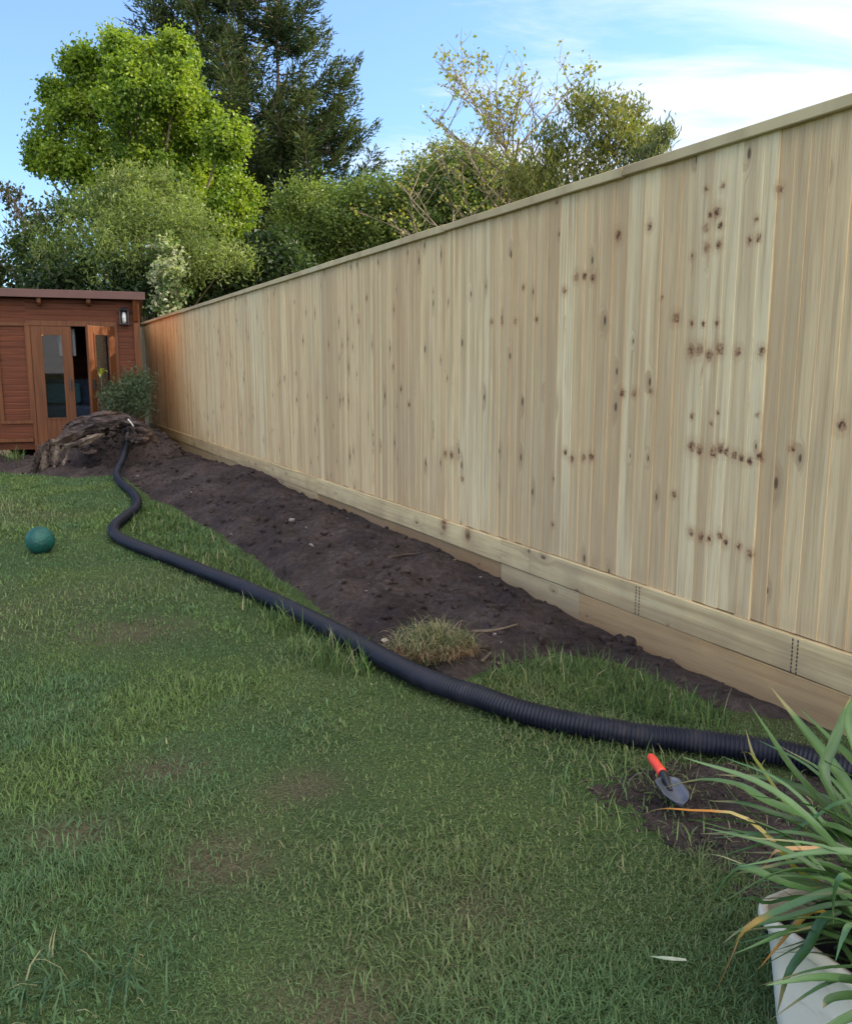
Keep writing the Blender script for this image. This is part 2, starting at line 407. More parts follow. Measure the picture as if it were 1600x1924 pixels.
def mat_fence(name, knots, explicit, tint=(1, 1, 1), across=0, green=1.0):
    """across: 0 = grain runs along z, 1 = grain runs along x"""
    t = NT(name); o = t.obj(); rn = t.n('ShaderNodeSeparateXYZ', {0: t.attr('rnd')})
    uvn = t.n('ShaderNodeUVMap').outputs[0]; us = t.n('ShaderNodeSeparateXYZ', {0: uvn})
    u, v = us.outputs[0], us.outputs[1]
    uo = t.math('ADD', u, t.math('MULTIPLY', rn.outputs[1], 37.0)); vo = t.math('ADD', v, t.math('MULTIPLY', rn.outputs[2], 51.0))
    cv = t.n('ShaderNodeCombineXYZ', {0: uo, 1: vo, 2: rn.outputs[1]}).outputs[0]
    # knots (random)
    vor = t.n('ShaderNodeTexVoronoi', {'Vector': t.map(cv, (9.5, 4.2, 1)), 'Scale': 1.0, 'Randomness': 1.0}, voronoi_dimensions='2D')
    vs = t.n('ShaderNodeSeparateXYZ', {0: vor.outputs['Color']})
    gate = t.math('GREATER_THAN', vs.outputs[0], 1 - knots)
    size = t.math('MULTIPLY_ADD', vs.outputs[1], 0.07, c=0.045)
    kd = t.math('DIVIDE', vor.outputs['Distance'], size)
    core = t.math('MULTIPLY', t.rng(kd, 1.15, 0.45), gate)
    halo = t.math('MULTIPLY', t.rng(kd, 4.5, 0.8), gate)
    # explicit knots
    ecore = None
    if explicit:
        sx = t.n('ShaderNodeSeparateXYZ', {0: o}); nz = t.math('MULTIPLY_ADD', t.noise(o, 75, 3), 0.030, c=-0.015); nz2 = t.math('MULTIPLY_ADD', t.noise(t.map(o, loc=(3, 1, 7)), 60, 3), 0.034, c=-0.017)
        px = t.math('ADD', sx.outputs[0], nz); pz = t.math('ADD', sx.outputs[2], nz2)
        for (s, z, r) in explicit:
            sc = 1.0 / (r * 0.00150 * max(1.0, (s * 0.894 + 2.8) / 3.4))
            a = t.math('MULTIPLY_ADD', px, sc * 0.8, c=-s * sc * 0.8); b = t.math('MULTIPLY_ADD', pz, sc * 0.72, c=-z * sc * 0.72)
            d2 = t.math('MULTIPLY_ADD', a, a, c=t.math('MULTIPLY', b, b))
            ecore = d2 if ecore is None else t.math('MINIMUM', ecore, d2)
    # grain, bending round the knots
    wob = t.math('MULTIPLY', halo, 0.05)
    gv = t.n('ShaderNodeCombineXYZ', {0: t.math('ADD', t.math('MULTIPLY', uo, 1.0), wob), 1: vo, 2: 0.0}).outputs[0]
    big = t.noise(t.map(gv, (14, 0.55, 1)), 1.0, 3, 0.5, 0.6)
    mid = t.noise(t.map(gv, (48, 1.1, 1)), 1.0, 4, 0.6, 0.4)
    fine = t.noise(t.map(gv, (260, 5, 1)), 1.0, 3, 0.6, 0.2)
    wv = t.n('ShaderNodeTexWave', {'Vector': t.map(gv, (1, 0.10, 1)), 'Scale': 17.0, 'Distortion': 5.0, 'Detail': 2.0, 'Detail Scale': 0.8}, wave_type='BANDS', bands_direction='X').outputs['Fac']
    pale = (0.69 * tint[0], 0.530 * tint[1], 0.305 * tint[2]); tan = (0.60 * tint[0], 0.440 * tint[1], 0.245 * tint[2]); brown = (0.455 * tint[0], 0.315 * tint[1], 0.175 * tint[2]); grn = (0.65 * tint[0], 0.535 * tint[1], 0.33 * tint[2])
    c = t.ramp(rn.outputs[0], [(0.0, brown), (0.38, tan), (0.72, pale), (1.0, grn)])
    c = t.mix(t.math('MULTIPLY', t.rng(big, 0.42, 0.64), 0.78), c, brown)
    c = t.mix(t.math('MULTIPLY', t.rng(mid, 0.5, 0.70), 0.58), c, tuple(x * 0.80 for x in brown))
    c = t.mix(t.math('MULTIPLY', t.rng(mid, 0.48, 0.3), 0.35), c, (0.67 * tint[0], 0.585 * tint[1], 0.375 * tint[2]))
    c = t.mix(t.math('MULTIPLY', t.math('MULTIPLY', wv, t.rng(t.noise(t.map(gv, (6, 0.7, 1)), 1.0, 2), 0.45, 0.65)), 0.30), c, tuple(x * 0.75 for x in brown))
    c = t.mix(t.math('MULTIPLY', t.rng(fine, 0.45, 0.75), 0.42), c, tuple(x * 0.6 for x in brown))
    pat = t.noise(t.map(o, (0.9, 1, 0.7)), 1.0, 3, 0.6)
    c = t.mix(t.math('MULTIPLY', t.rng(pat, 0.45, 0.72), 0.16 * green), c, (0.31, 0.31, 0.225))
    c = t.mix(t.math('MULTIPLY', halo, 0.35), c, (0.24, 0.14, 0.08))
    c = t.mix(t.math('MULTIPLY', core, 0.85), c, (0.075, 0.045, 0.028))
    if ecore is not None:
        c = t.mix(t.math('MULTIPLY', t.rng(ecore, 5.0, 0.6), 0.30), c, (0.34, 0.20, 0.10))
        c = t.mix(t.math('MULTIPLY', t.rng(ecore, 1.1, 0.5), 0.55), c, (0.27, 0.135, 0.065))
        c = t.mix(t.math('MULTIPLY', t.rng(ecore, 0.50, 0.15), t.rng(t.noise(o, 55, 3, .6), .35, .6)), c, (0.10, 0.048, 0.028))
    # mud splashed near the ground (in a ragged band of its own)
    sz = t.n('ShaderNodeSeparateXYZ', {0: o}); mud = t.math('ADD', sz.outputs[2], t.math('MULTIPLY_ADD', t.noise(t.map(o, (5, 5, 5)), 1.0, 4), 0.34, c=-0.17))
    c = t.mix(t.math('MULTIPLY', t.rng(mud, 0.36, 0.04), 0.55), c, (0.20, 0.145, 0.095))
    h = t.math('ADD', t.math('MULTIPLY', mid, 0.5), t.math('MULTIPLY', fine, 0.6))
    t.bsdf(c, 0.82, t.bump(h, 0.35, 0.004), 0.2); return t.m
M['fence_board'] = mat_fence('fence_board', 0.20, KN)
M['gravel_board'] = mat_fence('gravel_board', 0.16, [(*F(840, 985), 16), (*F(885, 1005), 16), (*F(1262, 1175), 6), (*F(1130, 1150), 9)], (0.96, 0.98, 0.93), green=1.6)
M['gravel_brown'] = mat_fence('gravel_brown', 0.12, None, (0.86, 0.74, 0.58), green=0.4)
M['capping'] = mat_fence('capping', 0.05, None, (0.72, 0.78, 0.80), green=2.0)

def board_set():
    mb = MB(); uvs = []
    s = -1.7; k = 0; rr = np.random.default_rng(3)
    sW0, sW1 = F(1441, 700)[0], F(1297, 700)[0]       # pale wide zone
    sSeam = F(1497, 700)[0]
    marks = [(F(b, 700)[0], F(a, 700)[0], tone) for a, b, tone in [(1441,1497,.12),(1497,1600,.42),(1055,1082,.93),(1108,1125,.9),(1125,1160,.15),(906,912,.1),(913,926,.85),
             (598,611,1.0),(611,628,.05),(880,905,.85),(1082,1108,.35),(1240,1268,.2),(1268,1292,.4),(940,1000,.25),(470,500,.95),(395,415,.8),(715,722,.9),(765,800,.3),(640,700,.5)]]
    while s < FEND:
        w = rr.choice([0.062, 0.075, 0.088, 0.1, 0.112])
        if s < sSeam < s + w * 1.4 : w = max(0.06, sSeam - s)
        elif s < sW0 < s + w * 1.3: w = max(0.05, sW0 - s)
        elif s < sW1 < s + w * 1.3: w = max(0.05, sW1 - s)
        s1 = s + w; mid = s + w / 2
        tone = float(np.clip(rr.normal(0.55, 0.25), 0, 1))
        if sW0 <= mid <= sW1: tone = 0.9 + rr.uniform(-.08, .08)
        for a, b, tn in marks:
            if a <= mid <= b: tone = tn + rr.uniform(-.05, .05)
        rnd = (float(np.clip(tone, 0, 1)), rr.random(), rr.random())
        yn = 0.0082 + rr.uniform(-.0014, .0014); yf = 0.0065 + rr.uniform(-.001, .001)
        flat = sW0 <= mid <= sW1
        if flat: yn = 0.0122; yf = 0.0118
        z0 = ZB + rr.uniform(-.004, .003); z1 = ZT + 0.012
        rows = 5; zs = np.linspace(z0, z1, rows)
        bow = rr.normal(0, 0.0012, rows)
        o = 0.012                                              # tucks under the next board
        prof = [(s, -0.004), (s, yn - .002), (s + .002, yn), (s1 + o, yf - 0.0015), (s1 + o, -0.004)]
        n = len(prof); VV = []; 
        for i, z in enumerate(zs):
            for (a, b) in prof:
                VV.append((a + (bow[i] if b > 0 else 0), b, z)); uvs.append((a - s, z))
        fs = [(i*n+j+1, i*n+j, (i+1)*n+j, (i+1)*n+j+1) for i in range(rows - 1) for j in range(n - 1)]
        fs.append(tuple(range(n - 1, -1, -1))[::-1]); fs.append(tuple((rows-1)*n + j for j in range(n)))
        mb.add(VV, fs, rnd=np.array(rnd)); s = s1
    mb.uvl = uvs; return mb
bs = board_set()
mb = MB(); mb.box((-1.7, -.0058, ZB + .002), (FEND, -.0046, ZT + .008)); mb.build('light_stop', mat_plain('light_stop_wood', (.36, .30, .2), .85), fence)  # unseen sheet added to stop sun leaking between the boards
bs.build('upright_boards', M['fence_board'], fence, uv=np.array(bs.uvl))

def plank(name, s0, s1, z0, z1, y0, y1, mat, tone, bev=0.003):
    rr = np.random.default_rng(int(abs(s0 * 1000) + abs(z0) * 77) + 5)
    nx = max(2, int((s1 - s0) / 0.25)); xs = np.linspace(s0, s1, nx)
    zt = z1 + rr.normal(0, 0.0012, nx); zb_ = z0 + rr.normal(0, 0.0012, nx)
    mb = MB(); V = []; uv = []
    for x, a, b in zip(xs, zb_, zt):
        ring = [(y0, a), (y1 - bev, a), (y1, a + bev), (y1, b - bev), (y1 - bev, b), (y0, b)]
        for (yy, zz) in ring: V.append((x, yy, zz)); uv.append((zz if y1 - y0 < z1 - z0 else yy, x))
    n = 6; fs = []
    for i in range(nx - 1):
        for j in range(n):
            k = (j + 1) % n; fs.append((i*n+j, i*n+k, (i+1)*n+k, (i+1)*n+j))
    fs.append(tuple(range(n - 1, -1, -1))); fs.append(tuple((nx-1)*n + j for j in range(n)))
    mb.add(V, fs, rnd=np.array((tone, rr.random(), rr.random())))
    return mb.build(name, mat, fence, uv=np.array(uv))
def fs(px): return F(px, 1000)[0]
for z_ in (ZB, (ZB + ZT) / 2, ZT - .12):
    mb = MB(); mb.box((-1.7, -.075, z_ - .055), (FEND, -.0125 if z_ == ZB else -.006, z_ + .055)); r0_ = mb.build('rail', mat_plain('rail_wood', (.36, .31, .2), .85), fence)
cuts = [(-1.7, fs(1155)), (fs(1155), fs(840)), (fs(840), fs(640)), (fs(640), fs(500)), (fs(500), fs(400)), (fs(400), FEND)]
for i, (a, b) in enumerate(cuts):
    plank('capping_rail', a + .002, b - .002, ZT, ZCAP, -0.035, 0.035, M['capping'], 0.55 + 0.03 * math.sin(i * 3))
g = 0.135
zu = ZB - 0.004
up = [(-1.7, fs(1003), .62), (fs(1003), fs(948), .72), (fs(948), fs(602), .72), (fs(602), fs(455), .5), (fs(455), fs(330), .35), (fs(330), FEND, .3)]
for a, b, tn in up:
    plank('gravel_board', a + .0015, b - .0015, zu - g, zu, -0.012, 0.024, M['gravel_board'], tn)
lo = [(-1.7, fs(1098), .55, 'gravel_brown', .022), (fs(1098), fs(948), .75, 'gravel_board', .020), (fs(948), fs(602), .05, 'gravel_brown', .008), (fs(602), fs(455), .5, 'gravel_board', .022), (fs(455), FEND, .3, 'gravel_board', .012)]
for a, b, tn, mt, yy in lo:
    plank('gravel_board', a + .0015, b - .0015, zu - 2 * g - 0.05, zu - g - .003, -0.012, yy, M[mt], tn)
M['nail'] = mat_plain('nail', (0.03, 0.03, 0.035), 0.6, 0.2)
for p0 in [(1205, 1130), (1500, 1245)]:
    s0, _ = F(*p0); mb = MB()
    for ds in (-0.011, 0.011):
        for i in range(9):
            z = zu - 0.008 - i * 0.0145
            mb.box((s0 + ds - .0022, .022, z - .009), (s0 + ds + .0022, .0255, z))
    mb.build('nail_row', M['nail'], fence)

# ================================================================== SUMMERHOUSE
HY = 12.3
HC = D(266, 700, HY); HR = np.array([math.sin(R(71)), math.cos(R(71)), 0.0]); HB = np.array([-HR[1], HR[0], 0.0])
HC[2] = 0.0
def H(px, py, off=0.0):
    d = ray(px, py); base = HC + HB * off
    k = np.dot(base - O, HB) / np.dot(d, HB); p = O + d * k
    return float(np.dot(p - HC, HR)), float(p[2])
house = empty('summerhouse', HC.tolist(), 'orange-brown stained timber summerhouse with open glazed doors at the end of the lawn', 'summerhouse', math.atan2(HR[1], HR[0]))
t = NT('stained_wood'); o = t.obj()
g1 = t.noise(t.map(o, (2.2, 9, 38)), 1.0, 4, 0.6, 0.5); g2 = t.noise(t.map(o, (.8, .8, 3.5)), 1.0, 3, 0.5)
c = t.mix(t.rng(g1, 0.3, 0.75), (0.060, 0.017, 0.009), (0.122, 0.036, 0.016))
c = t.mix(t.math('MULTIPLY', t.rng(g2, 0.4, 0.7), 0.5), c, (0.085, 0.028, 0.014))
t.bsdf(c, 0.55, t.bump(g1, 0.2, 0.003), 0.18); M['stain'] = t.m
t = NT('stained_trim'); o = t.obj()
g1 = t.noise(t.map(o, (30, 12, 1.6)), 1.0, 4, 0.6, 0.5)
t.bsdf(t.mix(t.rng(g1, 0.3, 0.75), (0.070, 0.024, 0.010), (0.125, 0.044, 0.016)), 0.45, t.bump(g1, 0.2, 0.003), 0.22); M['trim'] = t.m
t = NT('varnished_bounce_boards'); o = t.obj(); g1 = t.noise(t.map(o, (9, 2.2, 38)), 1.0, 4, 0.6, 0.5)  # colour and gloss raised above the other walls to boost bounce onto the fence
t.bsdf(t.mix(t.rng(g1, 0.3, 0.75), (0.30, 0.095, 0.026), (0.46, 0.17, 0.05)), 0.35, t.bump(g1, 0.2, 0.003), 0.5, Coat_Weight=1.0, Coat_Roughness=0.2); M['bounce_varnish'] = t.m
M['fascia'] = mat_plain('fascia', (0.070, 0.030, 0.028), 0.55, 0.15, 3, 0.05)
M['felt'] = mat_plain('felt', (0.05, 0.05, 0.05), 0.95, 0.3, 20, 0.4)
M['brick'] = mat_plain('brick', (0.20, 0.15, 0.12), 0.9, 0.3, 12, 0.4)
M['dark_metal'] = mat_plain('dark_metal', (0.015, 0.016, 0.02), 0.4, 0.2, 10, 0.05)
t = NT('glass'); gl = t.n('ShaderNodeBsdfGlass', {'Color': (0.9, 0.93, 0.95), 'Roughness': 0.0, 'IOR': 1.45}); tr = t.n('ShaderNodeBsdfTransparent', {0: (0.82, 0.85, 0.88)})
gs = t.n('ShaderNodeBsdfGlossy', {'Color': (0.9, 0.92, 0.95), 'Roughness': 0.02}); fr = t.n('ShaderNodeFresnel', {'IOR': 1.5})
mx = t.n('ShaderNodeMixShader', {0: t.math('ADD', t.math('MULTIPLY', fr.outputs[0], 0.35), 0.0), 1: tr.outputs[0], 2: gs.outputs[0]}); t.t.links.new(mx.outputs[0], t.out.inputs[0]); t.N.remove(gl)
M['glass'] = t.m

zW0 = H(100, 822)[1]; zW1 = H(130, 562)[1]; zLin = H(135, 613)[1]; zLinT = H(135, 603)[1]
hx = lambda px, py=700: H(px, py)[0]
xDL, xDM, xDR = hx(63), hx(139), hx(218)
XL = -3.6; DEP = 3.4; zF = zW0 + 0.02
zDoorB = H(100, 838)[1]
def clad(mb, axis, a0, a1, z0, z1, c, pitch=0.082, th=0.010, sign=-1):
    """shiplap rows. axis 'x': wall in the plane y=c facing sign*y; axis 'y': plane x=c facing sign*x"""
    z = z0
    while z < z1 - 1e-4:
        ze = min(z + pitch, z1)
        prof = [(0, z), (th, z), (th, z + (ze - z) * 0.78), (th * 0.35, ze - 0.004), (th * 0.35, ze), (0, ze)]
        V = []
        for e in (a0, a1):
            for (dd, zz) in prof:
                V.append((e, c + sign * dd, zz) if axis == 'x' else (c + sign * dd, e, zz))
        n = 6; f = [(j, (j+1) % n, n + (j+1) % n, n + j) for j in range(n)] + [tuple(range(n))[::-1], tuple(range(n, 2*n))]
        mb.add(V, f); z = ze
w = MB()
clad(w, 'x', XL, xDL - .05, zW0, zW1, 0.02)
clad(w, 'x', xDR + .05, -0.06, zW0, zW1, 0.02)
clad(w, 'x', xDL - .05, xDR + .05, zLinT + 0.004, zW1, 0.02)
w.build('wall', M['stain'], house)
w = MB(); clad(w, 'y', 0.0, DEP, zW0, zW1 - .02, -0.02, sign=1); w.build('wall', M['bounce_varnish'], house)
w = MB()
w.box((XL, DEP, zW0), (-.03, DEP + .03, zW1 - .02)); w.box((XL - .03, 0.03, zW0), (XL, DEP + .03, zW1 - .02))
w.build('wall', M['stain'], house)
w = MB(); w.box((XL, 0.025, zW0 - .02), (-.03, DEP, zF)); w.build('floor', M['stain'], house)
# trim
mb = MB(); mb.box((-0.075, -0.03, zW0 - .03), (0.012, 0.02, zW1)); mb.build('corner_post', M['trim'], house, bevel=.004)
mb = MB()
mb.box((xDL - .05, -0.022, zDoorB), (xDL - .004, 0.05, zLin)); mb.box((xDR + .004, -0.022, zDoorB), (xDR + .05, 0.05, zLin))
mb.box((xDL - .05, -0.024, zLin + .001), (xDR + .05, 0.05, zLinT))
mb.build('door_surround', M['trim'], house, bevel=.003)
# panel on the left: framed boarded panel
xP0, xP1 = hx(2), hx(52); zP0, zP1 = H(30, 790)[1], H(30, 612)[1]
mb = MB()
mb.box((xP0 - .05, -.020, zP0), (xP0, .0, zP1)); mb.box((xP1, -.020, zP0), (xP1 + .035, .0, zP1))
mb.box((xP0 - .05, -.022, zP1 + .001), (xP1 + .035, .0, zP1 + .045)); mb.box((xP0 - .05, -.022, zP0 - .045), (xP1 + .035, .0, zP0 - .001))
mb.build('panel_trim', M['trim'], house, bevel=.003)
# base: bearer, sill, piers, plinth board below the doors
mb = MB(); mb.box((XL, -.035, zW0 - .05), (xDL - .06, .02, zW0 - .002)); mb.build('sill', M['trim'], house, bevel=.003)
mb = MB(); mb.box((xDL - .05, -.03, 0.02), (-.005, .02, zDoorB - .003)); mb.build('plinth_board', M['stain'], house, bevel=.003)
for y_ in (.05, DEP - .1):
    mb = MB(); mb.box((XL, y_, zW0 - .16), (-.05, y_ + .09, zW0 - .021)); mb.build('bearer', M['stain'], house)
for xx in (hx(3, 840), hx(-150, 840), -0.3):
    for yy in (0.0, DEP - .25):
        mb = MB(); mb.box((xx - .12, yy + .03, -.1), (xx + .10, yy + .25, zW0 - .162)); mb.build('brick_pier', M['brick'], house, bevel=.006)
# roof
OV = 0.22
zR1 = H(130, 544.5, -OV)[1]; zR0 = H(130, 559.5, -OV)[1]; xRR = H(269, 552, -OV)[0]
r_ = MB(); r_.add([(XL-.2,-OV+.03,zR1-.012),(xRR,-OV+.03,zR1-.012),(xRR,DEP+.2,zR1-.25),(XL-.2,DEP+.2,zR1-.25),
                  (XL-.2,-OV+.03,zR1-.06),(xRR,-OV+.03,zR1-.06),(xRR,DEP+.2,zR1-.30),(XL-.2,DEP+.2,zR1-.30)],
                 [(0,1,2,3),(7,6,5,4),(4,5,1,0),(5,6,2,1),(6,7,3,2),(7,4,0,3)]); r_.build('roof', M['felt'], house)
mb = MB(); mb.box((XL - .2, -OV, zR0), (xRR + .02, -OV + .028, zR1)); mb.build('fascia', M['fascia'], house, bevel=.004)
mb = MB(); mb.box((XL - .2, -OV + .03, zR1 - .085), (xRR - .002, .035, zR1 - .064)); mb.build('soffit', M['stain'], house)
for px in (73, 166, -30, -130):
    xx = H(px, 565, -.1)[0]
    zc = H(px, 572, -.14)[1]
    r_ = MB(); a, b = xx - .025, xx + .025
    prof = [(-OV + .06, zR0 + .01), (-OV + .06, zc + .03), (-OV + .09, zc), (.0, zc - .01), (.0, zR0 + .01)]
    V = [(a, p, q) for p, q in prof] + [(b, p, q) for p, q in prof]; n = 5
    r_.add(V, [(j, (j+1) % n, n + (j+1) % n, n + j) for j in range(n)] + [tuple(range(n))[::-1], tuple(range(n, 2*n))])
    r_.build('rafter_end', M['trim'], house)
# corner bracket under the roof at the right
mb = MB(); mb.add([(-.07,-.032,zW1-.30),(-.01,-.032,zW1-.30),(-.01,-.032,zR0),(-.07,-.032,zR0),(-.07,-OV+.05,zR0),(-.01,-OV+.05,zR0),(-.07,-.06,zW1-.28),(-.01,-.06,zW1-.28)],
       [(0,1,2,3),(3,2,5,4),(0,6,7,1),(6,4,5,7),(0,3,4,6),(1,7,5,2)]); mb.build('bracket', M['trim'], house)
# doors
def door(hinge_x, width, ang, flip):
    wd = width; z0, z1 = zDoorB, zLin - .004
    zg0 = H(100, 787)[1]; zg1 = H(100, 627)[1]
    lst, rst = 0.125, 0.11
    d = MB(); y0, y1 = -.022, .018
    sgn = 1 if not flip else -1
    def bx(a, b, c0, c1, p=0.0):
        a, b = (a, b) if sgn > 0 else (-b, -a); d.box((a, y0 - p, c0), (b, y1 + p, c1))
    bx(0, lst, z0, z1); bx(wd - rst, wd, z0, z1); bx(lst, wd - rst, z0, zg0, -.002); bx(lst, wd - rst, zg1, z1, -.002)
    o = d.build('door', M['trim'], house, bevel=.004); o.location = (hinge_x, 0, 0); o.rotation_euler = (0, 0, ang)
    b = MB(); 
    def bb(a, e, c0, c1):
        a, e = (a, e) if sgn > 0 else (-e, -a); b.box((a, y0 - .008, c0), (e, y0 + .002, c1))
    e = .018
    bb(lst - .004, lst + e, zg0, zg1); bb(wd - rst - e, wd - rst + .004, zg0, zg1); bb(lst + e, wd - rst - e, zg1 - e, zg1 + .004); bb(lst + e, wd - rst - e, zg0 - .004, zg0 + e)
    b.build('glazing_bead', M['trim'], o)
    p = MB(); a, q = (lst + .002, wd - rst - .002) if sgn > 0 else (-(wd - rst) + .002, -lst - .002)
    p.box((a, -.004, zg0 + .002), (q, .000, zg1 - .002)); p.build('pane', M['glass'], o)
    h = MB(); hx_ = (wd - .05) * sgn; h.box((hx_ - .012, y0 - .045, 1.0), (hx_ + .012, y0 - .03, 1.02)); h.box((hx_ - .012, y0 - .032, .94), (hx_ + .012, y0 - .0005, 1.08)); h.build('handle', M['dark_metal'], o)
    return o
door(xDL, xDM - xDL - .002, 0.0, False)
door(xDR, xDR - xDM - .002, R(52), True)

# things in / on the house
def h2w(x, y, z): return (HC + HR * x + HB * y + np.array([0, 0, z]))
rotH = math.atan2(HR[1], HR[0])
lx, lz = H(233, 594, -.08)
lan = empty('wall_lantern', h2w(lx, -.002, lz).tolist(), 'black lantern lamp on the summerhouse wall by the right corner', 'lantern', rotH)
mb = MB(); mb.box((-.04, -.014, -.08), (.04, .0, .10)); mb.box((-.012, -.06, .085), (.012, -.015, .10)); mb.build('back_plate', M['dark_metal'], lan, bevel=.003)
mb = MB()
for sx in (-1, 1):
    for yy in (-.13, -.03): mb.box((sx * .055 - .007, yy - .007, -.10), (sx * .055 + .007, yy + .007, .075))
mb.box((-.066, -.14, -.112), (.066, -.018, -.101)); mb.add([(-.075,-.152,.076),(.075,-.152,.076),(.075,-.012,.076),(-.075,-.012,.076),(-.02,-.1,.125),(.02,-.1,.125),(.02,-.06,.125),(-.02,-.06,.125)], [(0,3,2,1),(4,5,6,7),(0,1,5,4),(1,2,6,5),(2,3,7,6),(3,0,4,7)])
mb.build('lantern_frame', M['dark_metal'], lan)
M['frost'] = mat_plain('frosted_glass', (0.55, 0.58, 0.62), 0.25, 0.1)
mb = MB(); mb.tube([(0, -.08, -.09), (0, -.08, .0), (0, -.08, .055)], [.026, .03, .018], 10); mb.build('lamp_glass', M['frost'], lan, smooth=True)
M['navy'] = mat_plain('navy_fabric', (0.016, 0.030, 0.060), 0.9, 0.3, 40, 0.3)
M['teal_fabric'] = mat_plain('teal_fabric', (0.022, 0.075, 0.11), 0.9, 0.3, 40, 0.3)
sof = empty('armchair', h2w(hx(108), .85, zF).tolist(), 'navy blue armchair inside the summerhouse behind the left door glass', 'armchair', rotH)
mb = MB(); mb.box((-.42, -.35, .06), (.42, .40, .40)); mb.build('seat', M['navy'], sof, bevel=.05)
mb = MB(); mb.box((-.42, .22, .38), (.42, .42, .78)); mb.build('backrest', M['navy'], sof, bevel=.06)
for s_ in (-1, 1):
    mb = MB(); mb.box((s_ * .47 - .07, -.36, .05), (s_ * .47 + .07, .42, .56)); mb.build('armrest', M['navy'], sof, bevel=.05)
mb = MB(); mb.box((-.24, .02, .41), (.24, .20, .72)); cu = mb.build('cushion', M['teal_fabric'], None, bevel=.06)
cu.matrix_world = Matrix.Translation(h2w(hx(108), .85, zF).tolist()) @ Matrix.Rotation(rotH, 4, 'Z'); tag(cu, 'teal cushion on the navy armchair inside the summerhouse', 'cushion')
M['curtain'] = mat_plain('curtain', (0.16, 0.17, 0.20), 0.9, 0.1, 10)
mb = MB(); xx = np.linspace(0, .22, 30); V = []; zc0, zc1 = H(118, 668)[1], zLin - .03
for x_ in xx: V += [(x_, .012 * math.sin(x_ * 90), zc0), (x_, .012 * math.sin(x_ * 90) + .004, zc1)]
mb.add(V, [(2*i, 2*i+2, 2*i+3, 2*i+1) for i in range(29)]); cur = mb.build('curtain', M['curtain'], None, smooth=True)
cur.matrix_world = Matrix.Translation(h2w(hx(112), .13, 0).tolist()) @ Matrix.Rotation(rotH, 4, 'Z'); tag(cur, 'short grey curtain hanging inside the left door glass', 'curtain')
t = NT('glowing_orange'); e_ = t.n('ShaderNodeEmission', {0: (1.0, 0.42, 0.12), 1: 9.0}); t.t.links.new(e_.outputs[0], t.out.inputs[0]); M['lit'] = t.m  # small emissive orange sphere behind the door glass
bm = bmesh.new(); bmesh.ops.create_uvsphere(bm, u_segments=12, v_segments=8, radius=.022); me = bpy.data.meshes.new('speck'); bm.to_mesh(me); bm.free(); me.materials.append(M['lit'])
bx_, bz_ = H(76, 629, .06)
bo = link('glowing_speck', me); bo.location = h2w(bx_, .06, bz_).tolist(); tag(bo, 'tiny glowing orange bulb behind the top corner of the left door glass', 'light bulb')

# ================================================================== VEGETATION TOOLS
def jit(col, n, v=0.18, rng=RNG):
    c = np.tile(np.asarray(col, float), (n, 1)); b = rng.normal(1, v, (n, 1)); h = rng.normal(0, v * 0.35, (n, 1))
    c = c * np.clip(b, 0.45, 1.8); c[:, :1] *= 1 + h * 1.2; c[:, 2:] *= 1 - h * 0.6
    return np.clip(c, 0.002, 0.9)
def cards(C, U, Nn, L, W, col, fold=0.25):
    """leaf cards: base C, long axis U, normal Nn; diamond folded along the midrib"""
    n = len(C); U = unit(U); S = unit(np.cross(U, Nn)); Nn = np.cross(S, U)
    L = np.broadcast_to(L, (n,))[:, None]; W = np.broadcast_to(W, (n,))[:, None]
    a = C; b = C + U * L * 0.45 + S * W * 0.5 + Nn * W * fold; c = C + U * L - Nn * L * 0.12; d = C + U * L * 0.45 - S * W * 0.5 + Nn * W * fold
    V = np.stack([a, b, c, d], 1).reshape(-1, 3); i = np.arange(n) * 4
    Fq = np.concatenate([np.stack([i, i+1, i+2], 1), np.stack([i, i+2, i+3], 1)])
    return V, Fq, np.repeat(col, 4, 0)
def rdir(n, rng=RNG): return unit(rng.normal(size=(n, 3)))
def crown_from0(centres, radii, per_m3, cl_leaf, cl_sig, L, W, cols, upright=0.0, shell=0.45, rng=RNG, squash=1.0, maxc=100000):
    Cs = []; 
    for c, r in zip(centres, radii):
        n = max(4, int(per_m3 * 4.19 * r ** 3 * squash)); d = rdir(n, rng); rr = (shell ** 3 + (1 - shell ** 3) * rng.random(n)) ** (1 / 3) * r
        rr *= 1 + 0.22 * (fbm(d[:, 0] * 2.2 + c[0], d[:, 2] * 2.2 + c[2], 2, 3) - 0.5) * 2
        Cs.append(np.asarray(c) + d * rr[:, None] * np.array([1, 1, squash]))
    Cs = np.vstack(Cs)[:maxc]; n = len(Cs)
    k = rng.poisson(cl_leaf, n) + 3
    idx = np.repeat(np.arange(n), k); P = Cs[idx] + rng.normal(0, cl_sig, (len(idx), 3))
    cc = np.array(cols)[rng.integers(0, len(cols), n)] * rng.normal(1, 0.12, (n, 1)); m = len(P)
    U = rdir(m, rng) + np.array([0, 0, upright]); Nn = rdir(m, rng) + np.array([0, 0, 0.7])
    col = jit((1, 1, 1), m, 0.16, rng) * cc[idx]
    return cards(P, U, Nn, L * rng.uniform(0.7, 1.3, m), W * rng.uniform(0.7, 1.3, m), np.clip(col, .003, .8)), Cs
